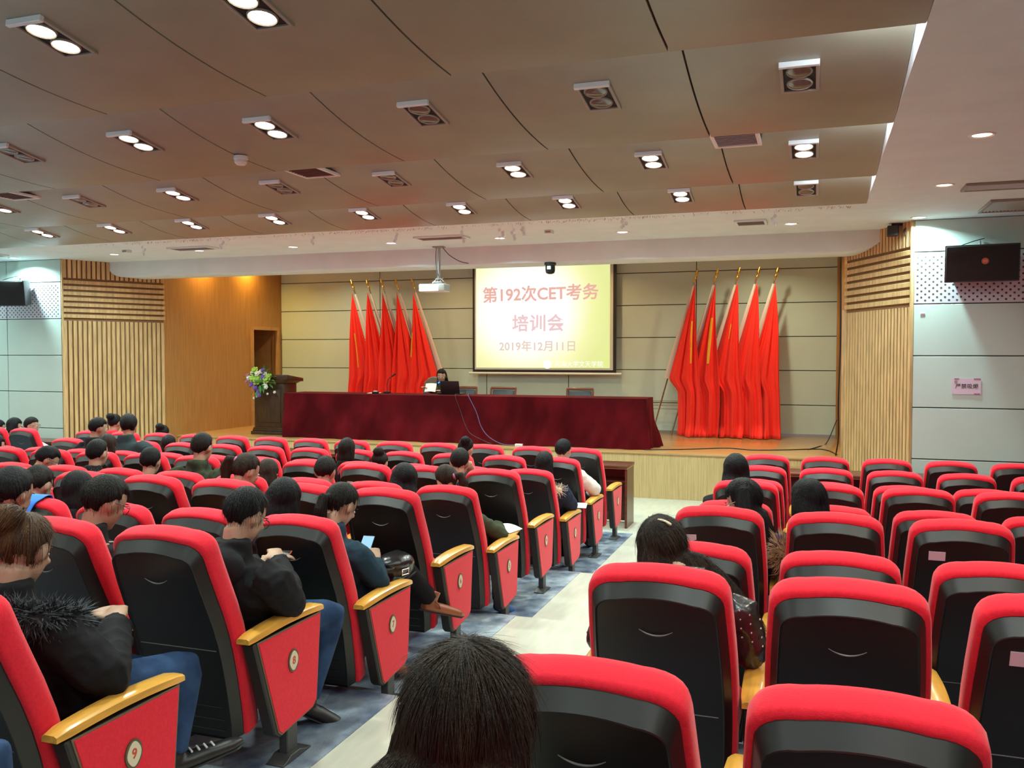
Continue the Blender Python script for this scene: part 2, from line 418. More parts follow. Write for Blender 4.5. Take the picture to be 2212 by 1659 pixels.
# back wall of the stage
wb = struct(MB().box(SXL - 0.3, SXR + 0.3, 16.33, 16.5, 0, 4.3).build('wall_back', 'joint_dark', smooth=False))
panel_grid(wb, (SXL, 16.33), (SXR, 16.33), [SF, 1.25, 1.86, 2.46, 3.06, 3.66, 4.26],
           [0, SXL * -1 - 8.52, 10.90 - 6.17, 10.90 - 4.49, 10.90 - 2.08, 11.28], gap=0.007)
struct(MB().box(SXL, SXR, 16.29, 16.31, SF, SF + 0.05).build('baseboard_stage', 'grey_metal', smooth=False))
# side walls of the stage, with the doorway on the left
ws = struct(MB().box(SXL - 0.12, SXL, 12.70, 15.28, 0, 4.25).box(SXL - 0.12, SXL, 16.14, 16.4, 0, 4.25)
            .box(SXL - 0.12, SXL, 15.28, 16.14, 2.66, 4.25).build('wall_stage_left', 'side_wood', smooth=False), 'plain warm wood side wall of the stage')
dr = struct(MB().box(SXL - 0.02, SXL + 0.035, 15.22, 15.29, SF, 2.72).box(SXL - 0.02, SXL + 0.035, 16.12, 16.19, SF, 2.72)
            .box(SXL - 0.02, SXL + 0.035, 15.29, 16.12, 2.65, 2.72).build('door_1', 'door_trim', smooth=False), 'open doorway with light wood frame')
MB().box(SXL - 0.9, SXL - 0.86, 15.0, 16.4, SF, 2.9).build('inner_wall', 'lectern_wood', dr, smooth=False)
MB().box(SXL - 0.86, SXL - 0.12, 16.17, 16.2, SF, 2.9).build('inner_side', 'door_trim', dr, smooth=False)
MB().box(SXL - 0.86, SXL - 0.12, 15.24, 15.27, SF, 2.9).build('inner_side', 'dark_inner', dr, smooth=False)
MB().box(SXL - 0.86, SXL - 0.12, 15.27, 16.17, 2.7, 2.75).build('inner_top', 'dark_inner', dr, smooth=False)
MB().box(SXL - 0.86, SXL, 15.27, 16.17, SF - 0.05, SF).build('inner_floor', 'stage_floor', dr, smooth=False)
wsr = struct(MB().box(SXR, SXR + 0.12, 12.70, 16.4, 0, 4.25).build('wall_stage_right', 'side_wood', smooth=False), 'plain wood side wall right of the stage')
MB().box(SXR - 0.05, SXR, 12.78, 12.95, SF, 2.75).build('post', 'slat_wood', wsr, bev=0.004)
MB().box(SXR - 0.05, SXR, 16.22, 16.32, SF, 4.1).build('post', 'side_wood', wsr, bev=0.004)

# ---- ceilings
EDGES = [9.80, 8.32, 6.46, 4.58, 2.71, 0.84, -1.03, -2.90, -4.77]
CX0, CW = 0.476, 1.207
def ceil_z(y):
    for i in range(len(EDGES) - 1):
        if EDGES[i + 1] < y <= EDGES[i]:
            t = (y - EDGES[i + 1]) / (EDGES[i] - EDGES[i + 1])
            return ZS + 0.30 * (1 - t) ** 2.2
    return ZS
ce = struct(MB().box(XL - 0.1, XR + 0.1, YB - 0.1, 12.5, 4.22, 4.3).build('ceiling', 'dark_inner', smooth=False), 'structural ceiling above the brown wave panels')
for i in range(len(EDGES) - 1):
    y0, y1 = EDGES[i + 1] + 0.02, EDGES[i]
    b = MB()
    ny = 14
    prof = []
    for k in range(ny + 1):
        t = k / ny; prof.append((y0 + (y1 - y0) * t, ZS + 0.30 * (1 - t) ** 2.2))
    rs = []
    for x in (0.006, CW - 0.006):
        rs.append([(-x, y, z) for y, z in prof] + [(-x, y, z + 0.018) for y, z in reversed(prof)])
    b.rings(rs)
    me = b.mesh('ceiling_panel', ('brown_ceiling',), ang=25)
    c = 0
    while CX0 - CW * (c + 1) > XL - 1.2:
        ob('ceiling_panel', me, ce, (CX0 - CW * c, 0, 0)); c += 1
    # thin dark carrier seen in the joints between panels
    bk = MB()
    rs = [[(XL, y, z + 0.022) for y, z in prof], [(CX0, y, z + 0.022) for y, z in prof]]
    bk.rings(rs, closed=False, cap=False)
    bk.build('carrier', 'joint_dark', ce)
    # cove light strip in the step behind the far edge of this panel
    if i > 0:
        cl = thing('cove_light', 'hidden cool white strip light above ceiling step %s from the stage' % ORD[i - 1], 'light', (-6.0, EDGES[i] - 0.10, ZS + 0.05))
        MB().box(-8.7, 6.38, -0.015, 0.015, -0.012, 0.012).build('tube_holder', 'white_plastic', cl, smooth=False)
        area('cove_glow', cl, (-1.2, 0.02, 0.03), 15.0, COVE_W, COVE_C, (0, 1, 0.55), shape='RECTANGLE', size_y=0.03)
        area('cove_end_glow', cl, (6.30, 0.14, 0.10), 0.20, COVE_W * 0.8, COVE_C, (0.45, 1, -0.10), shape='RECTANGLE', size_y=0.06)
# white soffits: right side, in front of the stage, and the reveal beside the brown panels
so = struct(MB().box(CX0, XR, YB, 11.88, ZS, ZS + 0.06).build('ceiling_soffit', 'white_plaster', smooth=False), 'white plaster soffit')
struct(MB().box(XL, CX0, 9.80, 11.88, ZS, ZS + 0.06).build('ceiling_soffit', 'white_plaster', smooth=False), 'white plaster soffit before the stage')
MB().box(CX0 - 0.0035, CX0 - 0.0005, YB, 9.80, ZS + 0.0005, ZS + 0.5).build('reveal', 'white_reveal', so, smooth=False)
pl = []
for k in range(9):
    a = PI / 2 * k / 8; pl.append((-11.05 - 0.32 * math.cos(a) , ZS - 0.25 * math.sin(a)))
for k in range(9):
    a = PI / 2 * k / 8; pl.append((0.33 + 0.50 * math.sin(a), ZS - 0.265 + 0.265 * (1 - math.cos(a))))
pl += [(0.83, ZS + 0.3), (-11.37, ZS + 0.3)]
struct(MB().prism(pl, lambda a, b, d: (a, d, b), 11.88, 12.45).build('ceiling_bulkhead', 'white_plaster', bev=0.012), 'white rounded bulkhead over the stage front')
struct(MB().box(SXL - 0.3, SXR + 0.3, 12.45, 16.4, 4.12, 4.2).build('ceiling_stage', 'white_plaster', smooth=False), 'white stage ceiling')
struct(MB().box(-2.2, SXR, 12.45, 12.75, 3.52, 4.12).build('trim_1', 'white_plaster', smooth=False))

# ---- lamps in the ceilings
fr = MB()
fr.box(-0.11, 0.11, 0.165, 0.19, -0.0, 0.02).box(-0.11, -0.09, -0.165, 0.165, -0.0, 0.02).box(0.09, 0.11, -0.165, 0.165, -0.0, 0.02)
ME_FR = fr.mesh('frame', ('frame_taupe',), bev=0.003, seg=1)
ME_BAR = MB().box(-0.112, 0.112, -0.192, -0.165, -0.014, 0.02).mesh('edge_bar', ('frame_white',), bev=0.003, seg=1)
ME_IN = MB().box(-0.09, 0.09, -0.165, 0.165, 0.012, 0.018).mesh('housing', ('dark_inner',), smooth=False)
def bulb(m): return MB().lathe([(0.0005, 0.0), (0.055, 0.001), (0.066, 0.004), (0.068, 0.012)], 18).mesh('bulb', (m,))
ME_ON, ME_OFF = bulb('lamp_twin'), bulb('lamp_glass')
ME_RIM = MB().lathe([(0.064, 0.004), (0.070, -0.002), (0.075, 0.004), (0.075, 0.012)], 18).mesh('rim', ('frame_taupe',))
TX = [-0.11 - 1.2 * 0 - 1.205 * k for k in range(9)]
LIT = {(0, 7.38), (1, 7.38), (2, 7.38), (5, 7.38), (7, 7.38), (1, 9.08), (2, 9.08), (3, 9.08), (4, 9.08), (5, 9.08), (6, 9.08), (7, 9.08), (8, 9.08),
       (3, 5.47), (4, 5.47), (2, 3.56), (3, 3.56)}
OFFB = [(0, 9.08), (0, 5.47), (1, 5.47), (2, 5.47), (5, 5.47), (3, 7.38), (4, 7.38), (6, 7.38), (8, 7.38)]
REAR = [(0, 1.70), (2, 1.70), (4, 1.70), (6, 1.70), (1, -0.2), (3, -0.2), (5, -0.2), (7, 1.70), (0, 3.56), (5, 3.56), (2, -2.0), (5, -2.0)]
def twin(k, y, on, rear=False):
    z = ceil_z(y) - 0.013; tl = math.atan2(ceil_z(y + 0.17) - ceil_z(y - 0.17), 0.34)
    row = {9.08: 'first', 7.38: 'second', 5.47: 'third', 3.56: 'fourth', 1.70: 'fifth', -0.2: 'sixth', -2.0: 'seventh'}[y]
    t = thing('twin_downlight', '%s twin spot downlight, %s ceiling row from stage, %s column from right edge' % ('glowing' if on else 'unlit', row, ORD[k]),
              'downlight', (TX[k], y, z), group='twin downlights in the brown ceiling')
    t.rotation_euler = (tl, 0, 0)
    ob('frame', ME_FR, t); ob('edge_bar', ME_BAR, t); ob('housing', ME_IN, t)
    for d in (-0.078, 0.078):
        bo = ob('bulb', ME_ON if on else ME_OFF, t, (0, d, 0.001)); ob('rim', ME_RIM, bo)
    if on: area('lamp_light', t, (0, 0, -0.012), 0.16, REAR_W if rear else TWIN_W, TWIN_C, spread=math.radians(150))
TX += [TX[-1] - 1.205 * k for k in range(1, 4)]
LIT |= {(9, 9.08), (10, 9.08), (9, 7.38), (11, 7.38), (9, 5.47), (7, 5.47), (11, 9.08), (8, 3.56), (10, 5.47), (6, 3.56)}  # lamps added out of view to brighten the left front wall
for k, y in sorted(LIT): twin(k, y, True)
for k, y in OFFB: twin(k, y, False)
for k, y in REAR: twin(k, y, True, True)
ME_DR = MB().lathe([(0.062, 0.0), (0.078, -0.008), (0.092, 0.0), (0.092, 0.01)], 24).mesh('ring', ('frame_white',))
ME_DL = MB().lathe([(0.0005, -0.001), (0.064, -0.001), (0.064, 0.004)], 24).mesh('lens', ('lamp_led',))
ME_DW = MB().lathe([(0.0005, -0.001), (0.064, -0.001), (0.064, 0.004)], 24).mesh('lens', ('lamp_warm',))
for i, (x, y) in enumerate([(1.08, 10.97), (-0.30, 11.01), (-2.34, 11.06), (-4.01, 11.10), (-5.62, 11.10), (-7.16, 11.03), (-8.74, 10.96), (-10.31, 10.94), (-12.23, 10.83), (-13.9, 10.8)]):  # leftmost lamp is unseen, added for more light on the left wall
    t = thing('round_downlight', 'cool white round downlight before the stage, %s from the right' % ORD[i], 'downlight', (x, y, ZS - 0.002), group='cool round downlights before the stage')
    ob('ring', ME_DR, t); ob('lens', ME_DL, t); area('lamp_light', t, (0, 0, -0.012), 0.12, LED_W, LED_C, spread=math.radians(150))
for i, (x, y) in enumerate([(1.09, 8.96), (1.09, 7.01), (1.09, 5.20), (1.09, 3.2), (1.09, 1.2), (1.09, -1.0)]):
    t = thing('round_downlight', 'warm round downlight in the right soffit, %s from the stage' % ORD[i], 'downlight', (x, y, ZS - 0.002), group='warm round downlights in the right soffit')
    ob('ring', ME_DR, t); ob('lens', ME_DW, t); area('lamp_light', t, (0, 0, -0.012), 0.12, WARM_W, WARM_C, spread=math.radians(150))
for i, (x, y, w) in enumerate([(-10.74, 13.72, 1.0), (-10.74, 15.07, 1.0), (0.22, 13.1, 0.6), (-0.9, 14.9, 1.3), (-9.0, 15.0, 1.05), (-5.2, 13.4, 1.3), (-3.9, 15.1, 0.9), (-6.6, 15.1, 0.9)]):  # last two lamps are added to warm the upper back wall
    t = thing('stage_downlight', 'amber downlight above the stage, %s' % ['nearest the left front', 'nearest the doorway', 'beside the right post', 'over the right flags', 'over the left flags', 'over the long table', 'added right of the screen to warm the wall', 'added left of the screen to warm the wall'][i],
              'downlight', (x, y, 4.118), group='amber downlights above the stage')
    ob('ring', ME_DR, t); ob('lens', ME_DW, t); area('lamp_light', t, (0, 0, -0.012), 0.10, WING_W * w, WING_C if i < 3 else (1.0, 0.90, 0.56) if i < 6 else (1.0, 0.66, 0.28), spread=math.radians(140))

# ---- grilles, detectors and small boxes on the ceilings
def grille(label, x, y, z, w, d, n, m, frame='frame_white', yaw=0.0):
    t = thing('air_grille', label, 'air vent', (x, y, z), yaw)
    MB().box(-w / 2, w / 2, -d / 2, d / 2, 0.012, 0.02).build('backing', 'joint_dark', t, smooth=False)
    f = MB(); e = 0.03
    f.box(-w / 2, w / 2, -d / 2, -d / 2 + e, -0.012, 0.012).box(-w / 2, w / 2, d / 2 - e, d / 2, -0.012, 0.012)
    f.box(-w / 2, -w / 2 + e, -d / 2 + e, d / 2 - e, -0.012, 0.012).box(w / 2 - e, w / 2, -d / 2 + e, d / 2 - e, -0.012, 0.012)
    f.build('frame', frame, t, bev=0.002, seg=1)
    p = (d - 2 * e) / n
    sl = MB().box(-w / 2 + e, w / 2 - e, -0.38 * p, 0.38 * p, -0.002, 0.002, Matrix.Rotation(0.6, 4, 'X')).mesh('slat', (m,), smooth=False)
    for k in range(n): ob('slat', sl, t, (0, -d / 2 + e + p * (k + 0.5), 0.0))
mat('grille_grey', (0.52, 0.46, 0.48), 0.5); mat('grille_brown', (0.30, 0.17, 0.13), 0.5); mat('grille_dark', (0.30, 0.28, 0.24), 0.5)
grille('pale slatted air grille on the brown ceiling, above the right chairs', -0.60, 6.96, ceil_z(7.1) - 0.02, 0.36, 0.52, 11, 'grille_grey')
grille('brown air grille on the ceiling beside the smoke detector', -4.34, 6.99, ceil_z(7.1) - 0.02, 0.36, 0.42, 8, 'grille_brown')
grille('brown air grille at the far left of the ceiling', -7.92, 6.99, ceil_z(7.1) - 0.02, 0.36, 0.42, 8, 'grille_brown')
grille('pale air grille in the soffit above the projector', -4.70, 10.75, ZS - 0.012, 0.7, 0.3, 6, 'grille_dark', 'white_plaster')
grille('small square air grille in the soffit near the right flags', -0.74, 10.70, ZS - 0.012, 0.36, 0.36, 7, 'grille_dark', 'white_plaster')
grille('pale air grille in the soffit above the left wood wall', -8.6, 10.65, ZS - 0.012, 0.7, 0.3, 6, 'grille_dark', 'white_plaster')
grille('pale air grille in the soffit at the far left', -12.3, 10.35, ZS - 0.012, 0.7, 0.3, 6, 'grille_dark', 'white_plaster')
grille('large slatted air grille above the right loudspeaker', 1.95, 10.35, ZS - 0.014, 0.75, 0.62, 16, 'grille_dark', 'grille_dark', PI / 2)
grille('pale return air grille beside the warm downlight', 1.62, 9.12, ZS - 0.012, 0.70, 0.34, 8, 'white_plaster', 'grille_dark')
sd = thing('smoke_detector', 'white round smoke detector on the brown ceiling', 'smoke detector', (-4.32, 5.93, ceil_z(5.98) + 0.0))
MB().lathe([(0.055, 0.0), (0.055, -0.025), (0.05, -0.03)], 20).build('base', 'white_plastic', sd)
MB().lathe([(0.048, -0.03), (0.05, -0.05), (0.035, -0.068), (0.001, -0.07)], 20).build('dome', 'white_plastic', sd)
for x, y, n in ((-3.18, 10.62, 'above the screen'), (-9.72, 10.56, 'above the left wood splay')):
    t = thing('ceiling_sensor', 'small beige box on the soffit ' + n, 'sensor', (x, y, ZS))
    MB().box(-0.05, 0.05, -0.05, 0.05, -0.045, 0).build('box', 'white_plaster', t, bev=0.006)
    MB().box(-0.035, 0.035, -0.053, -0.049, -0.035, -0.012).build('face', 'grille_dark', t, smooth=False)
# old tinsel along the edge of the brown ceiling
g = MB()
for k in range(1500):
    x = random.uniform(-10.0, 0.35); y = 9.83 + random.uniform(-0.03, 0.03); z = ZS - 0.005 - random.random() * 0.02
    if random.random() < 0.3 + 0.5 * (math.sin(x * 2.1) > 0):
        d = Vector((random.uniform(-1, 1), random.uniform(-1, 1), random.uniform(-1.3, 0.2))) * 0.025
        g.add([(x, y, z), (x + 0.006, y, z), (x + d.x, y + d.y, z + d.z)], [(0, 1, 2)])
tg = g.build('tinsel_garland', 'tinsel', smooth=False); tag(tg, 'ragged brown tinsel strip along the edge of the brown ceiling', 'garland', kind='stuff')
for i, (x, h) in enumerate([(-5.0, .14), (-4.1, .18), (-3.6, .16), (-3.45, .18), (-3.3, .13), (-0.45, .15), (-6.2, .12), (-8.9, .16), (-7.6, .12), (-2.1, .10)]):
    b = MB(); y = 10.0
    for k in range(4):
        c = Vector((x + random.uniform(-.03, .03), y + random.uniform(-.02, .02), ZS - h * (0.35 + 0.2 * k)))
        b.ell(c, (0.02, 0.008, 0.022), 7, 5)
    b.tube([(x, y, ZS), (x + 0.01, y, ZS - h)], 0.0015, 4)
    tag(b.build('plastic_streamer', 'clear_plastic'), 'clear plastic streamer hanging from the soffit, %s from the right' % ORD[sorted([-5.0, -4.1, -3.6, -3.45, -3.3, -0.45, -6.2, -8.9, -7.6, -2.1], reverse=True).index(x)], 'streamer', 'clear plastic streamers')

# ================================================================== AUDITORIUM CHAIRS
SP = [(-0.155, 0.18), (-0.215, 0.42), (-0.285, 0.66), (-0.378, 0.885), (-0.445, 1.072)]
def catmull(ps, t):
    n = len(ps) - 1; x = min(max(t, 0), 0.9999) * n; i = int(x); f = x - i
    P = [ps[max(i - 1, 0)], ps[i], ps[i + 1], ps[min(i + 2, n)]]
    return tuple(0.5 * (2 * P[1][c] + (P[2][c] - P[0][c]) * f + (2 * P[0][c] - 5 * P[1][c] + 4 * P[2][c] - P[3][c]) * f * f
                        + (3 * P[1][c] - P[0][c] - 3 * P[2][c] + P[3][c]) * f ** 3) for c in range(len(ps[0])))
LB = 0.93
def spine(v, dep, u):
    t = v / LB; y, z = catmull(SP, t); y2, z2 = catmull(SP, min(t + 0.02, 1)); y1, z1 = catmull(SP, max(t - 0.02, 0))
    ty, tz = y2 - y1, z2 - z1; l = math.hypot(ty, tz); ny, nz = tz / l, -ty / l
    return (u, y + ny * dep, z + nz * dep)
def outline(ins, top):
    pts = []; L = LB - top
    def w(v): return (0.226 + 0.024 * math.sin(PI * min(v / LB, 1) ** 0.9)) - ins
    r = 0.115 - ins * 1.1
    for k in range(9):
        v = (L - r) * k / 9; pts.append((w(v), v))
    W = w(L - r)
    for k in range(7):
        a = PI / 2 * k / 6; pts.append((W - r + r * math.cos(a), L - r + (r - 0.018) * math.sin(a)))
    for k in range(1, 4):
        u = (W - r) * (1 - k / 4); pts.append((u, L - 0.018 + 0.018 * (1 - (u / (W - r)) ** 2)))
    return [(-u, v) for u, v in pts] + [(0.0, L)] + [(u, v) for u, v in reversed(pts)]
def plate(levels):
    b = MB(); rs = [[spine(v, d, u) for u, v in outline(i, t)] for d, i, t in levels]
    b.rings(rs, True, False)
    n = len(rs[0])
    for r, o in ((rs[0], 0), (rs[-1], (len(rs) - 1) * n)):
        b.f += [(o + k, o + k + 1, o + n - 2 - k, o + n - 1 - k) for k in range(n // 2 - 1)] + [(o + n // 2 - 1, o + n // 2, o + n // 2 + 1)]
    b.mi = [0] * len(b.f)
    return b
ME_SHELL = plate([(0.004, 0.018, 0.034), (-0.016, 0.018, 0.034), (-0.062, 0.038, 0.076), (-0.064, 0.040, 0.080), (-0.058, 0.045, 0.085)]).mesh('backrest_shell', ('black_plastic',), ang=20)
ME_CUSH = plate([(-0.012, 0.022, 0.030), (-0.008, 0.006, 0.008), (0.006, 0.0, 0.0), (0.056, 0.0, 0.0), (0.080, 0.010, 0.010), (0.094, 0.030, 0.030), (0.098, 0.075, 0.075)]).mesh('back_cushion', ('red_fabric',), ang=80)
ME_SLOT = MB().tube([spine(LB - 0.205 - 0.020 * (1 - (u / 0.055) ** 2), -0.0610, u) for u in [-0.055 + 0.011 * k for k in range(11)]],
                    [0.0012 + 0.0022 * math.sin(PI * k / 10) for k in range(11)], 5).mesh('finger_slot', ('groove_grey',))
def strip(v, hw, r): return MB().tube([spine(v, -0.059, -hw), spine(v, -0.059, hw)], r, 5)
ME_GROOVE = strip(0.40, 0.19, 0.0022).mesh('groove', ('groove_grey',)); ME_RIBS = [strip(0.05 + 0.05 * k, 0.16, 0.0030).mesh('rib', ('black_board',)) for k in range(3)]
def seat(up):
    b = MB(); rs = []
    for dep, ins in ((0.0, 0.02), (0.012, 0.0), (0.055, 0.0), (0.085, 0.02), (0.095, 0.06)):
        ring = []
        W, D, r = 0.235 - ins, 0.45 - 2 * ins, 0.07
        for cx, cy, a0 in ((W - r, D - r, 0), (-W + r, D - r, PI / 2), (-W + r, r, PI), (W - r, r, 1.5 * PI)):
            for k in range(5):
                a = a0 + PI / 2 * k / 4; ring.append((cx + r * math.cos(a), cy + r * math.sin(a) + ins, dep))
        if up: ring = [(x, -0.02 - z * 0.9 - y * 0.22, 0.30 + y * 0.74) for x, y, z in ring]
        else: ring = [(x, -0.14 + y, 0.385 + z + y * 0.05) for x, y, z in ring]
        rs.append(ring)
    return b.rings(rs).mesh('seat_cushion', ('red_fabric',), ang=80)
ME_SEAT_UP, ME_SEAT_DN = seat(True), seat(False)
ME_PAN = MB().box(-0.21, 0.21, -0.16, -0.05, 0.27, 0.36).mesh('hinge_box', ('black_plastic',), bev=0.012)
BOARD = [(-0.255, 0.595), (0.262, 0.595), (0.225, 0.20), (0.19, 0.165), (-0.075, 0.135), (-0.11, 0.16)]
ME_BOARD = MB().prism(BOARD, lambda y, z, x: (x, y, z), -0.030, 0.030).mesh('side_stand', ('black_board',), bev=0.006, seg=1)
PAN = [(-0.225, 0.590), (0.250, 0.590), (0.212, 0.205), (0.18, 0.178), (-0.06, 0.150), (-0.085, 0.17)]
ME_PANEL = MB().prism(PAN, lambda y, z, x: (x, y, z), 0.030, 0.037).mesh('side_panel', ('red_fabric',), bev=0.002, seg=1)
ME_TRIM = MB().prism([(y * 1.035 - 0.0005, 0.38 + (z - 0.38) * 1.03) for y, z in PAN], lambda y, z, x: (x, y, z), 0.029, 0.0335).mesh('panel_trim', ('edge_trim',), bev=0.001, seg=1)
arm = MB(); rs = []
for k in range(13):
    t = k / 12; y = -0.285 + 0.575 * t; h = 0.605 + 0.016 * math.sin(PI * t) - 0.006 * t; w = 0.036 + 0.006 * math.sin(PI * t); th = 0.032
    if k in (0, 12): w *= 0.85; th *= 0.7
    rs.append([(-w, y, h), (-w * 0.96, y, h + th * 0.75), (-w * 0.6, y, h + th), (w * 0.6, y, h + th), (w * 0.96, y, h + th * 0.75), (w, y, h)])
ME_ARM = arm.rings(rs).mesh('armrest', ('arm_wood',), ang=50)
ME_LEG = MB().box(-0.022, 0.022, -0.005, 0.075, 0.012, 0.16).mesh('leg', ('leg_metal',), bev=0.004, seg=1)
ME_FOOT = MB().prism([(-0.07, 0.005), (0.15, 0.005), (0.15, 0.012), (0.10, 0.02), (0.06, 0.035), (-0.01, 0.035), (-0.04, 0.02), (-0.07, 0.012)], lambda y, z, x: (x, y, z), -0.045, 0.045).mesh('foot_plate', ('leg_metal',), bev=0.003, seg=1)
def disc(rx, rz, x0, x1, lobes=0.0):
    b = MB(); n = 32
    def r(a): return 1 + lobes * math.cos(4 * a)
    rs = [[(x, rx * r(2 * PI * j / n) * math.cos(2 * PI * j / n), rz * r(2 * PI * j / n) * math.sin(2 * PI * j / n)) for j in range(n)] for x in (x0, x1)]
    return b.rings(rs)
ME_RING = disc(0.039, 0.050, 0.0, 0.005).mesh('number_plate', ('plate_ring',)); ME_CREAM = disc(0.031, 0.041, 0.004, 0.0065, 0.04).mesh('plate_face', ('plate_cream',))
DIG = {}
def digit(n):
    if n not in DIG: DIG[n] = text_mesh(str(n), 0.048, 'digit_red', 0.0008, 0.0006)
    return DIG[n]
def add_stand(t, x, face, num):
    s = ob('side_stand', ME_BOARD, t, (x, 0, 0)); ob('leg', ME_LEG, s); ob('foot_plate', ME_FOOT, s)
    ob('armrest', ME_ARM, t, (x, 0, 0))
    if face:
        p = ob('side_panel', ME_PANEL, t, (x, 0, 0)); q = ob('panel_trim', ME_TRIM, p)
        if face < 0: p.rotation_euler = (0, 0, 0); p.scale = (-1, 1, 1)
        r = ob('number_plate', ME_RING, t, (x + 0.037 * face, 0.02, 0.445), None if face > 0 else (0, 0, PI)); ob('plate_face', ME_CREAM, r)
        d = ob('lettering', digit(num), r, (0.0070, 0, 0), (PI / 2, 0, PI / 2)); d['label'] = 'red row number %d' % num
PITCH_X, MID0, RGT0 = 0.585, -2.49, -0.485
CH = {}
def chair(x, r, label, group, occ, stands, end=0):
    t = thing('auditorium_chair', label, 'chair', (x, row_y(r), row_z(r)), 0.0, group)
    s = ob('backrest_shell', ME_SHELL, t); ob('back_cushion', ME_CUSH, t)
    ob('finger_slot', ME_SLOT, s); ob('groove', ME_GROOVE, s)
    if r > 4:
        for m in ME_RIBS: ob('rib', m, s)
    ob('seat_cushion', ME_SEAT_DN if occ else ME_SEAT_UP, t); ob('hinge_box', ME_PAN, t)
    for sx in stands: add_stand(t, sx, end if (end and sx * end > 0) else 0, r)
    return t
OCC_M = {(9, 0), (8, 0), (8, 1), (8, 2), (7, 0), (7, 1), (7, 3), (7, 4), (5, 2), (3, 3), (3, 4), (5, 1), (5, 0), (4, 1), (2, 2), (3, 0), (2, 0),
         (3, 8), (4, 7), (1, 12), (1, 10), (2, 9), (5, 4), (5, 7), (5, 6), (3, 9), (5, 5), (6, 2), (5, 3), (4, 10)}
NM = {1: 13, 2: 12, 3: 12, 4: 12, 5: 10, 6: 8, 7: 6, 8: 4, 9: 2, 10: 1}
NR = {1: 6, 2: 6, 3: 6, 4: 5, 5: 5, 6: 5, 7: 4, 8: 4, 9: 3, 10: 2}
OCC_R = {(4, 0), (6, 0), (6, 1), (8, 0), (10, 0)}
for r in range(1, 11):
    for k in range(NM[r]):
        lab = 'red and black chair, %s row of the middle block, %s seat from the aisle' % (ORD[r - 1], ORD[k])
        CH['M', r, k] = chair(MID0 - PITCH_X * k, r, lab, 'chairs of the middle block', (r, k) in OCC_M or r == 10, (0.2925, -0.2925) if k == 0 else (-0.2925,), 1 if k == 0 else 0)
    for k in range(NR[r]):
        lab = 'red and black chair, %s row of the right block, %s seat from the aisle' % (ORD[r - 1], ORD[k])
        CH['R', r, k] = chair(RGT0 + PITCH_X * k, r, lab, 'chairs of the right block', (r, k) in OCC_R, (-0.2925, 0.2925) if k == 0 else (0.2925,), -1 if k == 0 else 0)
for k in range(4):
    CH['L', 1, k] = chair(-10.72 - PITCH_X * k, 1, 'red and black auditorium chair, front row of the far left block, %s from its aisle' % ORD[k], 'chairs of the far left block', True, (0.2925, -0.2925) if k == 0 else (-0.2925,), 1 if k == 0 else 0)
# paper stickers on some backs
def sticker(key, u, v, w, h, m, lab, torn=False):
    b = MB(); pts = [(0, 0), (1, 0), (1, 1), (0, 1)]
    if torn: pts = [(0, 0.15), (0.25, 0.1), (0.3, 0), (0.68, 0), (0.78, 0.3), (1, 0.45), (1, 1), (0, 0.95)]
    n = len(pts)
    a = [spine(v + h * q, -0.0585, u + w * p) for p, q in pts]; c = [spine(v + h * q, -0.0610, u + w * p) for p, q in pts]
    b.add(a + c, [tuple(range(n)), tuple(reversed(range(n, 2 * n)))] + [(i, (i + 1) % n, (i + 1) % n + n, i + n) for i in range(n)])
    o = b.build('sticker', m, next(c for c in CH[key].children if c.name.startswith('backrest_shell')), smooth=False); o['label'] = lab
    l = MB()
    for q in (0.3, 0.42): l.add([spine(v + h * (q + e), -0.0613, u + w * p) for p, e in ((0.2, 0), (0.8, 0), (0.8, 0.05), (0.2, 0.05))], [(0, 1, 2, 3)])
    return o
sticker(('M', 4, 2), -0.14, LB - 0.20, 0.055, 0.045, 'paper', 'small white paper label')
sticker(('M', 2, 2), -0.17, LB - 0.20, 0.055, 0.045, 'paper', 'small white paper label')
sticker(('M', 1, 8), -0.17, LB - 0.16, 0.04, 0.04, 'paper', 'small round white label')
sticker(('R', 6, 0), -0.20, LB - 0.20, 0.09, 0.055, 'pink_paper', 'torn pale pink label', True)
sticker(('R', 6, 2), -0.15, LB - 0.20, 0.075, 0.048, 'pink_paper', 'pale pink paper label')
sticker(('R', 8, 2), -0.15, LB - 0.20, 0.075, 0.048, 'pink_paper', 'pale pink paper label')
o = MB().box(-0.04, 0.0, -0.001, 0.001, -0.008, 0.008).build('sticker', 'paper', CH['M', 8, 0]); o.location = (0.305, -0.212, 0.50); o.rotation_euler = (0.3, 0.35, 0); o['label'] = 'torn white label'

# ---- long wooden desks before the front rows
def desk(label, x0, x1):
    t = thing('long_desk', label, 'desk', (0, 10.86, 0))
    MB().box(x0, x1, -0.24, 0.24, 0.74, 0.775).build('top', 'desk_wood', t, bev=0.004)
    MB().box(x0, x1, -0.235, 0.235, 0.735, 0.742).build('top_edge', 'desk_edge', t, smooth=False)
    MB().box(x0 + 0.03, x1 - 0.03, 0.20, 0.225, 0.02, 0.735).build('front_board', 'desk_wood', t, smooth=False)
    MB().box(x0 + 0.03, x1 - 0.03, -0.15, 0.20, 0.56, 0.58).build('shelf', 'desk_wood', t, smooth=False)
    n = max(2, int((x1 - x0) / 1.3))
    for k in range(n + 1):
        x = x0 + (x1 - x0 - 0.03) * k / n
        MB().box(x, x + 0.03, -0.22, 0.20, 0, 0.735).build('side_board', 'desk_wood', t, bev=0.003, seg=1)
    return t
desk('dark red-brown long desk before the middle block front row', -9.8, -2.18)
desk('dark red-brown long desk before the right block front row', -0.82, 3.2)
desk('dark red-brown long desk before the far left front row', -12.9, -10.42)

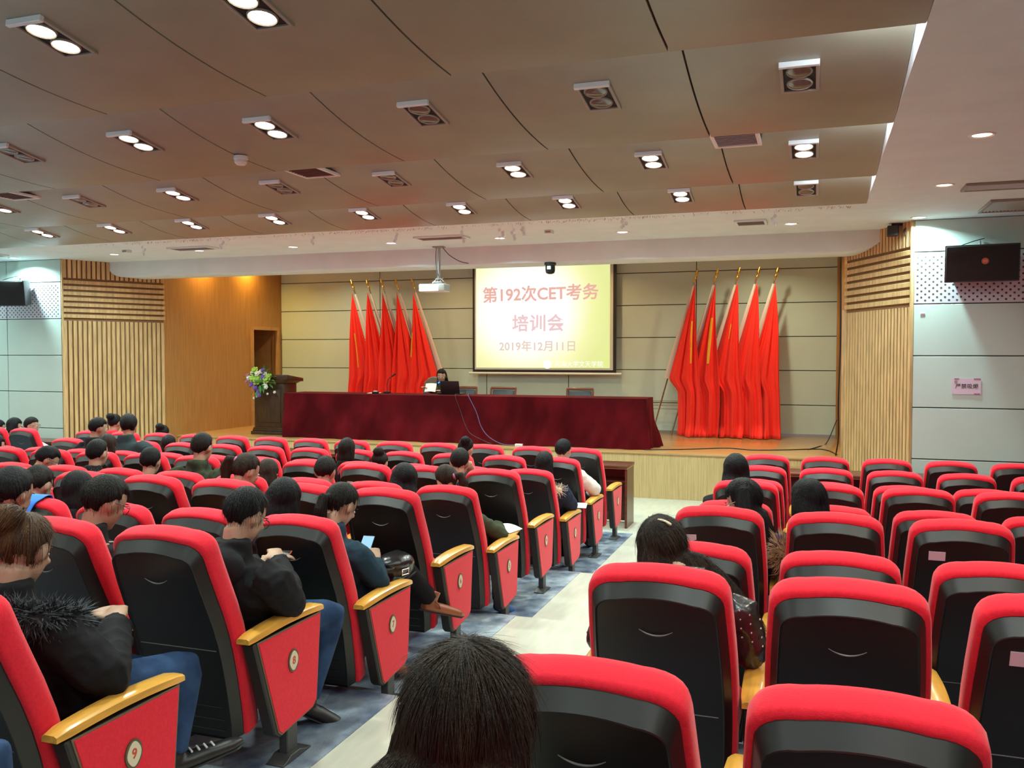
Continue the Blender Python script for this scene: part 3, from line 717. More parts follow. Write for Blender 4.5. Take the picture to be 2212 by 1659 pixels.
# ================================================================== STAGE THINGS
# ---- long table and velvet cloth
TX0, TX1, TY0, TY1, TZ = -8.86, -2.47, 13.34, 14.02, 1.465
t = thing('long_table', 'long table hidden under the dark red velvet cloth', 'table', ((TX0 + TX1) / 2, (TY0 + TY1) / 2, SF))
hx, hy = (TX1 - TX0) / 2 - 0.04, (TY1 - TY0) / 2 - 0.04
MB().box(-hx, hx, -hy, hy, 0.72, TZ - SF - 0.012).build('tabletop', 'desk_wood', t, smooth=False)
for sx in (-hx, -hx / 3, hx / 3, hx):
    for sy in (-hy, hy): MB().box(sx - 0.025, sx + 0.025, sy - 0.025, sy + 0.025, 0, 0.72).build('leg', 'leg_metal', t, smooth=False)
c = MB(); per = []
def rip(s, a): return a * (math.sin(s * 9.0) * 0.45 + math.sin(s * 4.1 + 1.0) * 0.55 + math.sin(s * 21.0 + 2.0 * math.sin(s)) * 0.35)
N = 260
path = []
for k in range(N + 1): path.append((TX0 + (TX1 - TX0) * k / N, TY0, 0, -1))
for k in range(1, 30): path.append((TX1, TY0 + (TY1 - TY0) * k / 30, 1, 0))
for k in range(N + 1): path.append((TX1 + (TX0 - TX1) * k / N, TY1, 0, 1))
for k in range(1, 30): path.append((TX0, TY1 + (TY0 - TY1) * k / 30, -1, 0))
rs = []
for j in range(11):
    f = j / 10; z = TZ - (TZ - SF - 0.006) * f; ring = []
    for k, (x, y, nx, ny) in enumerate(path):
        s = x * 1.0 + y * 1.7
        side = 2.2 if nx > 0 else 1.0
        a = (0.005 + 0.036 * f * f + 0.016 * f) * side
        o = 0.004 + a * 0.8 + rip(s + 0.35 * f, a)
        ring.append((x + nx * o, y + ny * o, z))
    rs.append(ring)
c.rings(rs, True, False); n = len(path)
c.f.append(tuple(range(n))); c.mi.append(0)
tag(c.build('tablecloth', 'velvet', ang=60), 'dark red velvet cloth draped over the long stage table', 'tablecloth')

# ---- laptop, microphones, papers on the table
lp = thing('laptop', 'black open laptop seen from behind, before the speaker', 'laptop', (-5.84, 13.72, TZ + 0.004))
MB().box(-0.17, 0.17, 0.0, 0.24, 0, 0.018).build('base', 'speaker_side', lp, bev=0.004)
MB().box(-0.17, 0.17, -0.012, 0.0, 0.012, 0.235, Matrix.Rotation(0.22, 4, 'X')).build('lid', 'black_plastic', lp, bev=0.004)
def mic(label, x, y, d, led):
    m = thing('gooseneck_microphone', label, 'microphone', (x, y, TZ + 0.004)); h_ = 0.68 if led else 1.0
    MB().box(-0.05, 0.05, -0.06, 0.06, 0, 0.03).build('base', 'black_plastic', m, bev=0.006)
    pts = [(0, 0, 0.03), (0, 0, 0.16 * h_), (0.02 * d, -0.0, 0.24 * h_), (0.09 * d, 0.0, 0.29 * h_)]
    MB().tube(pts, 0.006, 8).build('gooseneck', 'black_plastic', m)
    MB().tube([pts[-1], (0.17 * d, 0.0, 0.345 * h_)], [0.012, 0.014], 10).build('capsule', 'speaker_black', m)
    if led: MB().tube([(0.075 * d, 0, 0.278 * h_), (0.095 * d, 0, 0.294 * h_)], 0.018, 12).build('light_ring', 'blue_led', m)
mic('black gooseneck microphone on the table beside the left flags', -7.08, 13.80, 1, False)
mic('black gooseneck microphone with blue glowing ring before the speaker', -6.06, 13.80, -0.4, True)
def sheet(name, label, loc, w, d, rz=0.0, tilt=0.0, curl=0.0, m='paper', cat='paper'):
    t = thing(name, label, cat, loc, rz); R = Matrix.Rotation(tilt, 4, 'X')
    b = MB(); nu = 8
    top = [R @ Vector((-w / 2 + w * i / nu, -d / 2 + d * j / 4, curl * math.sin(PI * i / nu) + 0.004)) for j in range(5) for i in range(nu + 1)]
    bot = [p - Vector((0, 0, 0.003)) for p in top]; n = len(top)
    fs = [(j * (nu + 1) + i, j * (nu + 1) + i + 1, (j + 1) * (nu + 1) + i + 1, (j + 1) * (nu + 1) + i) for j in range(4) for i in range(nu)]
    b.add(top, fs); b.add(bot, [tuple(reversed(q)) for q in fs])
    b.build('sheet', m, t, smooth=False)
    return t
sheet('paper_stack', 'white papers lying flat beside the left microphone', (-7.30, 13.74, TZ + 0.003), 0.21, 0.29, 0.3)
sheet('paper_sheet', 'white sheet held up by the speaker', (-6.33, 13.98, TZ + 0.10), 0.19, 0.20, 0.25, 0.75, 0.01)
cup = thing('small_box', 'small dark and white box beside the left papers', 'box', (-7.20, 13.60, TZ + 0.004))
MB().box(-0.05, 0.05, -0.04, 0.04, 0, 0.035).build('body', 'black_plastic', cup, bev=0.004)
MB().box(-0.03, 0.03, -0.025, 0.025, 0.035, 0.045).build('top', 'paper', cup, bev=0.002)

# ---- meeting chairs behind the table
def meeting_chair(label, x, y, wood=True):
    t = thing('meeting_chair', label, 'chair', (x, y, SF), PI)
    fm = 'chair_wood' if wood else 'silver'; lm = 'chair_leather' if wood else 'chair_grey'
    for sx in (-0.23, 0.23):
        MB().tube([(sx, 0.22, 0), (sx, 0.22, 0.45), (sx, 0.19, 0.62)], 0.018, 8).build('leg', fm, t)
        MB().tube([(sx, -0.26, 0), (sx, -0.22, 0.45), (sx, -0.30, 0.86)], 0.018, 8).build('leg', fm, t)
        MB().tube([(sx, 0.20, 0.63), (sx, 0.0, 0.65), (sx, -0.25, 0.63)], [0.02, 0.024, 0.02], 8).build('armrest', fm, t)
    MB().box(-0.22, 0.22, -0.22, 0.23, 0.42, 0.49).build('seat', lm, t, bev=0.02)
    MB().box(-0.235, 0.235, -0.02, 0.02, 0.0, 0.05, Matrix.Translation((0, -0.30, 0.83)) @ Matrix.Rotation(0.18, 4, 'X')).build('top_rail', fm, t, bev=0.012)
    MB().box(-0.205, 0.205, -0.025, 0.015, 0.0, 0.34, Matrix.Translation((0, -0.235, 0.49)) @ Matrix.Rotation(0.18, 4, 'X')).build('backrest', lm, t, bev=0.02)
meeting_chair('dark leather chair with red-brown frame behind the table, left of the pair under the screen', -5.27, 14.48)
meeting_chair('dark leather chair with red-brown frame behind the table, right of the pair under the screen', -3.86, 14.48)
meeting_chair('red-brown framed chair on which the speaker sits', -6.02, 14.50)
oc = thing('office_chair', 'grey high-back office chair with chrome edge, beside the speaker', 'chair', (-6.72, 14.50, SF), PI - 0.25)
MB().lathe([(0.26, 0.03), (0.05, 0.08), (0.03, 0.1), (0.03, 0.42)], 16).build('pedestal', 'silver', oc)
MB().box(-0.23, 0.23, -0.22, 0.24, 0.42, 0.50).build('seat', 'chair_grey', oc, bev=0.03)
b = MB(); ou = [(0.20 * math.cos(a) * (1 if math.sin(a) < 0 else 1.0), 0.30 * math.sin(a)) for a in [2 * PI * k / 28 for k in range(28)]]
ou = [(max(-0.20, min(0.20, u * 1.25)), v) for u, v in ou]
MBk = Matrix.Translation((0, -0.27, 0.74)) @ Matrix.Rotation(0.2, 4, 'X')
b.prism(ou, lambda u, v, d: tuple(MBk @ Vector((u, d, v))), -0.03, 0.03); b.build('backrest', 'chair_grey', oc, bev=0.012)
MB().tube([MBk @ Vector((u * 1.03, 0, v * 1.02)) for u, v in ou + [ou[0]]], 0.012, 6).build('chrome_edge', 'silver', oc)

# ---- cables and power box on the stage
def cable(name, label, pts, r, m):
    P = []
    n = len(pts)
    for k in range((n - 1) * 8 + 1): P.append(catmull(pts, k / ((n - 1) * 8)))
    return tag(MB().tube(P, r, 6).build(name, m), label, 'cable')
yf = TY0 - 0.06
cable('table_cable', 'violet cable hanging from the table edge down the front of the cloth',
      [(-5.42, TY0 + 0.25, TZ + 0.01), (-5.38, TY0 + 0.02, TZ + 0.02), (-5.30, yf + 0.035, TZ - 0.10), (-5.20, yf, 1.20), (-5.10, yf - 0.05, 0.98), (-4.95, yf - 0.09, 0.82), (-4.7, yf - 0.12, 0.715), (-4.42, yf - 0.14, 0.72)], 0.007, 'cable_violet')
cable('table_cable', 'thin dark cable hanging on the cloth behind the laptop',
      [(-5.62, TY0 + 0.25, TZ + 0.01), (-5.60, TY0, TZ + 0.01), (-5.50, yf + 0.02, 1.25), (-5.38, yf - 0.04, 1.0), (-5.25, yf - 0.08, 0.85), (-4.9, yf - 0.11, 0.71)], 0.005, 'cable_black')
pb = thing('power_box', 'small white socket box on the stage edge before the table', 'socket', (-4.42, 13.12, SF))
MB().box(-0.06, 0.06, -0.03, 0.03, 0, 0.045).build('body', 'white_plastic', pb, bev=0.006)
MB().box(-0.04, 0.04, -0.032, -0.029, 0.012, 0.034).build('sockets', 'plate_cream', pb, smooth=False)
cable('floor_cable', 'long black cable lying across the stage floor by the right flags',
      [(-2.45, 13.25, SF + 0.008), (-1.9, 13.5, SF + 0.008), (-1.3, 13.9, SF + 0.008), (-0.9, 13.75, SF + 0.008), (-0.4, 13.95, SF + 0.008), (0.1, 14.2, SF + 0.008), (0.30, 13.5, SF + 0.01)], 0.008, 'cable_black')
cable('floor_cable', 'black cable rising to the wall socket in the right corner',
      [(-0.1, 14.1, SF + 0.008), (0.05, 14.6, SF + 0.008), (0.18, 15.2, SF + 0.02), (0.34, 15.8, SF + 0.35)], 0.008, 'cable_black')
cable('wall_cable', 'black cable running down the wood reveal right of the stage',
      [(0.30, 12.95, 3.9), (0.31, 12.96, 3.0), (0.315, 13.0, 2.3), (0.30, 13.05, 1.5), (0.31, 13.2, 1.0), (0.28, 13.4, SF + 0.008)], 0.010, 'cable_black')
sk = thing('wall_socket', 'white wall socket on the reveal right of the stage', 'socket', (0.37, 12.99, 1.70))
MB().box(-0.03, 0.005, -0.045, 0.045, -0.045, 0.045).build('plate', 'white_plastic', sk, bev=0.004)
MB().box(-0.032, -0.029, -0.02, 0.02, -0.02, 0.02).build('holes', 'grille_dark', sk, smooth=False)

# ---- projection screen
ps = thing('projection_screen', 'pull-down projection screen with black border showing a bright yellow slide', 'screen', (-4.955, 16.12, 0))
SW, Z0, Z1 = 1.435, 1.80, 4.02
MB().box(-SW, SW, 0.0, 0.012, Z0, Z1).build('border', 'screen_border', ps, smooth=False)
MB().box(-SW + 0.045, SW - 0.06, -0.006, 0.0, Z0 + 0.05, Z1 - 0.0).build('margin', 'screen_margin', ps, smooth=False)
MB().tube([(-SW - 0.08, 0.006, Z0 - 0.02), (SW + 0.10, 0.006, Z0 - 0.02)], 0.022, 10).build('weight_bar', 'frame_white', ps)
MB().box(-SW - 0.1, SW + 0.1, -0.06, 0.08, 4.0, 4.115).build('case', 'frame_white', ps, bev=0.01)
m = bpy.data.materials.new('slide'); m.use_nodes = True; nt = m.node_tree; nt.nodes.remove(nt.nodes['Principled BSDF']); MATS['slide'] = m
tc = nt.nodes.new('ShaderNodeTexCoord'); e = nt.nodes.new('ShaderNodeEmission'); e.inputs[1].default_value = 1.0
mp = nt.nodes.new('ShaderNodeMapping'); mp.inputs['Location'].default_value = (0.35 / 1.9, 0, -3.0 / 1.75); mp.inputs['Scale'].default_value = (1 / 1.9, 0, 1 / 1.75)
gr = nt.nodes.new('ShaderNodeTexGradient'); gr.gradient_type = 'SPHERICAL'
rp = nt.nodes.new('ShaderNodeValToRGB')
for p, cc in ((0.12, (0.86, 0.86, 0.42)), (0.30, (1.0, 0.98, 0.50)), (0.47, (1.05, 1.05, 0.86)), (0.62, (1.1, 1.1, 1.08))):
    el = rp.color_ramp.elements.new(p); el.color = (*cc, 1)
rp.color_ramp.elements.remove(rp.color_ramp.elements[0]); rp.color_ramp.elements.remove(rp.color_ramp.elements[-1])
sx = nt.nodes.new('ShaderNodeSeparateXYZ'); rr = nt.nodes.new('ShaderNodeMapRange')
rr.inputs[1].default_value = 0.55; rr.inputs[2].default_value = 1.35
mx = nt.nodes.new('ShaderNodeMix'); mx.data_type = 'RGBA'; mx.inputs[7].default_value = (0.78, 0.90, 0.22, 1)
no = nt.nodes.new('ShaderNodeTexNoise'); no.inputs['Scale'].default_value = 1.3
ml = nt.nodes.new('ShaderNodeMath'); ml.operation = 'MULTIPLY'
nt.links.new(tc.outputs['Object'], mp.inputs[0]); nt.links.new(mp.outputs[0], gr.inputs[0]); nt.links.new(gr.outputs['Fac'], rp.inputs[0])
nt.links.new(tc.outputs['Object'], sx.inputs[0]); nt.links.new(sx.outputs[0], rr.inputs[0]); nt.links.new(tc.outputs['Object'], no.inputs['Vector'])
nt.links.new(rr.outputs[0], ml.inputs[0]); nt.links.new(no.outputs['Fac'], ml.inputs[1]); nt.links.new(ml.outputs[0], mx.inputs[0])
nt.links.new(rp.outputs[0], mx.inputs[6]); nt.links.new(mx.outputs[2], e.inputs[0]); nt.links.new(e.outputs[0], nt.nodes['Material Output'].inputs[0])
im = MB().box(-SW + 0.075, SW - 0.12, -0.010, -0.006, Z0 + 0.085, Z1 - 0.02).build('slide_image', 'slide', ps, smooth=False)
emission('slide_red', (0.86, 0.46, 0.38), 1.0); emission('slide_pink', (0.88, 0.60, 0.60), 1.0); emission('slide_grey', (0.82, 0.64, 0.54), 1.0); emission('slide_white', (1.1, 1.1, 1.05), 1.0)
def slide_text(txt, size, x, z, m, bold, lab, tilt=0.0, space=1.0):
    o = ob('lettering', text_mesh(txt, size, m, bold, 0.001, space), im, (x, -0.012, z), (PI / 2, -tilt, 0)); o['label'] = lab
slide_text('第192次CET考务', 0.318, -0.06, 3.29, 'slide_red', 0.006, 'slide heading', 0.012)
slide_text('培训会', 0.34, -0.09, 2.72, 'slide_pink', 0.006, 'slide heading, second line', 0.0, 1.08)
slide_text('2019年12月11日', 0.215, -0.10, 2.29, 'slide_grey', 0.003, 'slide date', 0.0, 1.05)
slide_text('河海大学文天学院', 0.118, 0.72, 1.955, 'slide_white', 0.0, 'white school name')
o = MB().lathe([(0.001, 0), (0.085, 0), (0.085, 0.002)], 24, (0, 0, 0), Matrix.Rotation(PI / 2, 4, 'X')).build('emblem', 'slide_white', im); o.location = (0.10, -0.012, 1.955)

# ---- ceiling projector and dome camera
pj = thing('projector', 'white projector hanging from the ceiling on a steel pole', 'projector', (-5.18, 11.70, 3.03))
MB().box(-0.25, 0.15, -0.12, 0.12, 0.02, 0.13).build('body', 'white_plastic', pj, bev=0.018)
MB().tube([(-0.16, 0.13, 0.07), (-0.16, 0.165, 0.07)], 0.04, 16).build('lens', 'black_plastic', pj)
MB().box(0.06, 0.152, -0.122, 0.1, 0.03, 0.12).build('vent_side', 'grille_dark', pj, bev=0.004)
MB().tube([(0.02, 0, 0.21), (0.02, 0, 0.66)], 0.022, 12).build('pole', 'steel', pj)
MB().box(-0.06, 0.10, -0.05, 0.05, 0.14, 0.165).build('bracket', 'steel', pj, bev=0.004)
b = MB()
for a in range(4): b.tube([(0.02 + 0.10 * math.cos(a * PI / 2 + .7), 0.08 * math.sin(a * PI / 2 + .7), 0.14), (0.02, 0, 0.24)], 0.008, 6)
b.tube([(-0.02, -0.03, 0.2), (0.07, -0.06, 0.2), (0.06, 0.05, 0.22), (-0.03, 0.04, 0.24), (0.03, -0.04, 0.27)], 0.008, 6)
b.build('mount_arms', 'steel', pj)
MB().box(-0.06, 0.10, -0.06, 0.06, 0.655, 0.668).build('ceiling_plate', 'grille_dark', pj, bev=0.003)
P = [(0.08, 0.0, 0.655), (0.16, 0.05, 0.55), (0.30, 0.1, 0.46), (0.42, 0.15, 0.43)]
MB().tube([catmull(P, k / 16) for k in range(17)], 0.006, 6).build('power_cable', 'cable_black', pj)
P = [(-0.02, 0.0, 0.655), (-0.03, 0.0, 0.5), (0.0, -0.03, 0.3), (0.06, -0.06, 0.2)]
MB().tube([catmull(P, k / 12) for k in range(13)], 0.005, 6).build('signal_cable', 'cable_black', pj)
dc = thing('dome_camera', 'dark dome camera under the bulkhead before the screen', 'camera', (-3.56, 11.95, ZS - 0.262))
MB().lathe([(0.085, 0.0), (0.085, -0.035), (0.072, -0.04)], 24).build('base', 'dome_green', dc)
MB().lathe([(0.068, -0.04), (0.068, -0.11), (0.058, -0.145), (0.03, -0.158), (0.001, -0.16)], 24).build('body', 'dome_green', dc)
MB().box(-0.022, 0.022, -0.074, -0.062, -0.095, -0.055).build('painted_glint', 'lamp_led', dc, smooth=False)  # highlight on the dome put in as a glowing patch, no lamp here

# ---- wall loudspeakers, spotlight, sign
def loudspeaker(label, x, y, z, rz, tilt, logo, reach=0.02):
    t = thing('loudspeaker', label, 'speaker', (x, y, z), rz)
    R = Matrix.Rotation(tilt, 4, 'X')
    b = MB(); W, Hh, D = 0.37, 0.205, 0.30
    b.add([R @ Vector(p) for p in [(-W, 0, -Hh), (W, 0, -Hh), (W, 0, Hh), (-W, 0, Hh), (-W * .72, D, -Hh * .98), (W * .72, D, -Hh * .98), (W * .72, D, Hh * .98), (-W * .72, D, Hh * .98)]],
          [(0, 1, 2, 3), (7, 6, 5, 4), (0, 4, 5, 1), (1, 5, 6, 2), (2, 6, 7, 3), (3, 7, 4, 0)])
    b.build('cabinet', 'speaker_side', t, bev=0.008)
    MB().box(-W + 0.015, W - 0.015, -0.016, 0.0, -Hh + 0.015, Hh - 0.015, R).build('grille', 'speaker_black', t, bev=0.006)
    if logo: 
        lo = MB().lathe([(0.001, 0), (0.036, 0), (0.034, 0.006)], 20, (0, 0, 0), R @ Matrix.Rotation(PI / 2, 4, 'X')).build('logo', 'logo_orange', t); lo.location = (0.03, -0.018, 0.02)
        for dz in (-0.008, 0.008): MB().box(-0.02, 0.02, -0.009, -0.006, dz - 0.0025, dz + 0.0025, R).build('stripe', 'petal_white', lo, smooth=False)
    MB().tube([(0, D * 0.7, Hh * 0.9), (0, D * 0.9, Hh + 0.07), (0, D + reach, Hh + 0.08)], 0.012, 8).build('bracket', 'grey_metal', t)
    MB().tube([catmull([(0.05, D, Hh + 0.1), (-0.08, D - 0.06, Hh + 0.06), (-0.22, D - 0.08, Hh + 0.01)], k / 10) for k in range(11)], 0.005, 6).build('cable', 'cable_black', t)
loudspeaker('black wall loudspeaker with round orange badge, right of the stage', 1.71, 10.86, 3.15, -0.06, 0.12, True)
loudspeaker('black wall loudspeaker on the left front wall', -12.42, 10.78, 3.13, 0.22, 0.12, False, 0.13)
sl = thing('stage_spotlight', 'black twin spotlight at the top of the right slatted splay', 'spotlight', (0.93, 11.42, ZS))
MB().box(-0.10, 0.10, -0.03, 0.03, -0.03, 0.0).build('bar', 'black_board', sl, bev=0.004)
MB().box(-0.15, -0.03, -0.09, 0.05, -0.15, -0.03).build('lamp_head', 'black_board', sl, bev=0.012)
MB().tube([(0.08, 0.05, -0.09), (0.08, -0.09, -0.11)], [0.05, 0.06], 14).build('lamp_head', 'black_board', sl)
MB().tube([(0.08, -0.091, -0.11), (0.08, -0.096, -0.111)], 0.05, 14).build('lens', 'lamp_glass', sl)
sg = thing('wall_sign', 'pink paper no-smoking sign on the right front wall', 'sign', (1.625, 11.196, 1.78))
MB().box(-0.15, 0.15, -0.003, 0.0, -0.09, 0.09).build('sheet', 'pink_paper', sg, smooth=False)
o = ob('lettering', text_mesh('严禁吸烟', 0.058, 'ink', 0.0008, 0.0005, 1.05), sg, (0.005, -0.0036, 0.0), (PI / 2, 0, 0)); o['label'] = 'dark Chinese lettering'
o = MB().lathe([(0.001, 0), (0.017, 0), (0.017, 0.001)], 20, (0, 0, 0), Matrix.Rotation(PI / 2, 4, 'X')).build('emblem', 'ink_grey', sg); o.location = (-0.108, -0.0045, 0.052)
for x, z, w in ((-0.10, 0.086, 0.05), (0.11, 0.086, 0.07), (0.11, -0.084, 0.06)): MB().box(x - w / 2, x + w / 2, -0.0045, -0.003, z - 0.008, z + 0.008).build('tape', 'petal_pink', sg, smooth=False)
tg2 = thing('wall_tag', 'small white tag on the right front wall beside the splay', 'tag', (1.16, 11.197, 2.62)); MB().box(-0.025, 0.025, -0.006, 0, -0.012, 0.012).build('body', 'white_plastic', tg2, bev=0.002)
MB().box(-0.02, 0.02, -0.007, -0.006, -0.002, 0.002).build('line', 'ink_grey', tg2, smooth=False)

# ---- flags on leaning poles
def flag(label, tipx, footx, side, gold, seed):
    rnd = random.Random(seed)
    ty, by, tz = 15.78, 16.08, 3.42
    t = thing('flag', label, 'flag', (tipx, ty, SF), group='red flags on leaning poles')
    fx = footx - tipx
    def pole(z):     # local pole centre at height z above the stage
        f = 1 - z / (tz - SF); return Vector((fx * f, (by - ty) * f, z))
    MB().tube([pole(0.0), pole(tz - SF)], 0.014, 10).build('pole', 'steel', t)
    b = MB(); zt = tz - SF
    up = (pole(zt) - pole(zt - 0.1)).normalized(); q = up.to_track_quat('Z', 'Y').to_matrix().to_4x4()
    b.lathe([(0.012, 0), (0.018, 0.02), (0.012, 0.04), (0.028, 0.065), (0.012, 0.09), (0.010, 0.11), (0.030, 0.15), (0.022, 0.19), (0.001, 0.25)], 12, pole(zt), q)
    b.build('finial', 'gold', t)
    zh0, zh1 = zt - 0.06, 1.02          # sleeve from top down
    b = MB(); b.tube([pole(zh0), pole(1.55), pole(zh1)], [(0.018, 0.016), (0.058, 0.018), (0.066, 0.018)], 10, lat=(1, 0, 0)); b.build('white_sleeve', 'flag_hem', t)
    s = -1 if fx < 0 else 1             # sleeve lies on this side of the hanging cloth
    nu, nv = 40, 44; ph = [rnd.uniform(0, 6.28) for _ in range(5)]; fr = rnd.uniform(2.2, 3.0); wb = rnd.uniform(0.36, 0.44)
    def cl(u, v):
        z = zh0 * (1 - v) + 0.012
        zz = max(z, zh1)
        a = pole(zz).x - s * 0.035
        edge = a
        if z < zh1 + 0.02:
            k = min(1, (zh1 + 0.02 - z) / 0.28); k = k * k * (3 - 2 * k)
            low = s * wb * 0.78
            edge = a * (1 - k) + low * k
        free = -s * (0.02 + 0.10 * min(1, v * 1.3) + 0.015 * math.sin(v * 7 + ph[0]))
        x = edge + (free - edge) * u
        wdt = abs(free - edge)
        amp = min(0.075, 0.22 * wdt) * (0.45 + 0.55 * v)
        y = -0.05 - amp * (math.sin(u * fr * 6.28 + ph[1] + 0.8 * v) * 0.7 + math.sin(u * fr * 2.7 * 6.28 + ph[2] - 0.5 * v) * 0.25) - 0.10 * math.sin(PI * u) * v - 0.03 * v
        y += (by - ty) * (1 - zz / zt) * (1 - u) * 0.8
        x += 0.018 * math.sin(u * fr * 6.28 + ph[3]) * v
        if v > 0.93: y -= (v - 0.93) * 2.2 * (0.5 + 0.5 * math.sin(u * 7 + ph[4]))
        return (x, y, z)
    c = MB().grid(cl, nu, nv).build('cloth', 'flag_red', t, ang=80)
    md = c.modifiers.new('thick', 'SOLIDIFY'); md.thickness = 0.004
    if gold:
        u0, v0, v1, w = gold
        g = MB().grid(lambda u, v: tuple(Vector(cl(u0 + w * (u - 0.5) * (1 - 0.6 * v), v0 + (v1 - v0) * v)) + Vector((0, -0.008, 0))), 4, 10)
        g.build('gold_emblem', 'flag_gold', c, ang=80)
for i, (tx, gold) in enumerate([(-2.05, (0.70, 0.24, 0.52, 0.16)), (-1.70, (0.62, 0.22, 0.52, 0.24)), (-1.33, (0.45, 0.26, 0.36, 0.05)), (-1.00, None), (-0.69, None)]):
    flag('red flag with gold tip on leaning pole, right group, %s from the left' % ORD[i], tx, tx - 0.78, -1, gold, 11 + i)
for i, (tx, gold) in enumerate([(-8.82, (0.62, 0.30, 0.56, 0.22)), (-8.47, None), (-8.15, None), (-7.83, None), (-7.48, (0.90, 0.30, 0.48, 0.16))]):
    flag('red flag with gold tip on leaning pole, left group, %s from the left' % ORD[i], tx, tx + 0.78, 1, gold, 31 + i)
for lab, x0, x1 in (('right', -3.0, -0.7), ('left', -8.8, -6.5)):
    t = thing('flag_rack', 'low steel rail rack holding the %s group of flags' % lab, 'rack', ((x0 + x1) / 2, 16.16, SF)); h = (x1 - x0) / 2
    for z in (0.52, 0.60): MB().tube([(-h, 0, z), (h, 0, z)], 0.010, 8).build('rail', 'steel', t)
    for x in (-h, h): MB().tube([(x, 0, 0), (x, 0, 0.62)], 0.012, 8).build('leg', 'steel', t)

# ---- lectern and flowers
le = thing('lectern', 'dark wooden lectern with wide slanted top', 'lectern', (-9.38, 13.84, SF))
MB().box(-0.36, 0.36, -0.26, 0.26, 0, 0.06).build('plinth', 'lectern_wood', le, bev=0.008)
MB().box(-0.34, 0.34, -0.24, 0.24, 0.06, 0.10).build('plinth_moulding', 'lectern_wood', le, bev=0.012)
MB().box(-0.33, 0.33, -0.23, 0.23, 0.10, 0.13).build('plinth_moulding', 'lectern_wood', le, bev=0.01)
MB().box(-0.31, 0.31, -0.21, 0.21, 0.13, 0.92).build('body', 'lectern_wood', le, bev=0.005)
b = MB(); b.rings([[(-.31, -.21, .92), (.31, -.21, .92), (.31, .21, .92), (-.31, .21, .92)], [(-.40, -.28, 1.00), (.40, -.28, 1.00), (.40, .26, .97), (-.40, .26, .97)]]); b.build('flare', 'lectern_wood', le, bev=0.004)
b = MB(); b.rings([[(-.44, -.28, 1.00), (.44, -.28, 1.00), (.44, .24, .96), (-.44, .24, .96)], [(-.44, -.28, 1.09), (.44, -.28, 1.09), (.44, .24, 1.02), (-.44, .24, 1.02)]]); b.build('top', 'lectern_wood', le, bev=0.006)
MB().box(-0.25, 0.25, -0.222, -0.21, 0.22, 0.82).build('front_panel', 'lectern_wood', le, bev=0.006)
fa = thing('flower_arrangement', 'bouquet of green, white and purple flowers on the lectern', 'flowers', (-9.47, 13.50, SF + 0.95))
def flower(c, r, m):
    b = MB(); b.ell((0, 0, 0), (r * 0.5, r * 0.5, r * 0.45), 8, 6)
    for ring, nn, rr, dz in ((0, 6, 0.62, 0.0), (1, 5, 0.35, 0.35)):
        for k in range(nn):
            a = 2 * PI * k / nn + ring * 0.5
            M = Matrix.Rotation(a, 3, 'Z') @ Matrix.Rotation(-0.5 - 0.4 * ring, 3, 'Y')
            b.ell((rr * r * math.cos(a), rr * r * math.sin(a), dz * r), (0.45 * r, 0.4 * r, 0.16 * r), 8, 5, M)
    o = b.build('flower', m, fa, ang=80); o.location = c
    d = Vector((c[0] * 0.6, -0.9, c[2] + 0.35)); o.rotation_euler = d.to_track_quat('Z', 'Y').to_euler()
rf = random.Random(5)
for x, z, r, m in [(-0.04, 0.02, .10, 'petal_green'), (-0.14, 0.05, .075, 'petal_green'), (0.14, 0.04, .085, 'petal_green'), (0.19, 0.09, .06, 'petal_green'), (-0.10, 0.20, .07, 'petal_green'),
                   (-0.16, 0.15, .05, 'petal_white'), (-0.02, 0.14, .055, 'petal_white'), (0.05, 0.18, .05, 'petal_white'), (0.10, 0.13, .05, 'petal_white'), (-0.23, 0.06, .05, 'petal_white'), (0.12, -0.07, .05, 'petal_white'), (0.17, -0.10, .045, 'petal_white'),
                   (0.09, 0.08, .06, 'petal_purple'), (-0.14, -0.06, .055, 'petal_purple'), (-0.07, -0.12, .05, 'petal_purple'), (-0.01, -0.18, .045, 'petal_purple'), (0.03, -0.25, .04, 'petal_purple'), (0.09, 0.20, .045, 'petal_purple'),
                   (-0.25, 0.0, .04, 'petal_pink'), (-0.27, 0.10, .04, 'petal_pink'), (-0.05, -0.27, .025, 'petal_white'), (-0.09, -0.30, .022, 'petal_white'), (0.32, -0.19, .028, 'petal_white'), (0.20, -0.22, .022, 'petal_white')]:
    flower((x, rf.uniform(-0.06, 0.0) - (0.02 if z < 0 else 0), z + 0.02), r, m)
lf = MB().add([(0, 0, 0), (0.03, 0.05, 0.008), (0, 0.14, -0.02), (-0.03, 0.05, 0.008), (0, 0.05, -0.004)], [(0, 1, 4), (1, 2, 4), (2, 3, 4), (3, 0, 4)]).mesh('leaf', ('leaf',))
for k in range(34):
    a = rf.uniform(0, 2 * PI); rad = rf.uniform(0.10, 0.26)
    c = Vector((rad * math.cos(a), rf.uniform(-0.02, 0.05), 0.04 + 0.75 * rad * math.sin(a)))
    if c.z < -0.02: c.y = -0.05
    o = ob('leaf', lf, fa, c); o.rotation_euler = Vector((math.cos(a), -0.4, math.sin(a) * 0.8)).to_track_quat('Y', 'Z').to_euler()
MB().lathe([(0.10, 0.0), (0.12, 0.03), (0.10, 0.05)], 16).build('base', 'leaf', fa)
from mathutils import noise

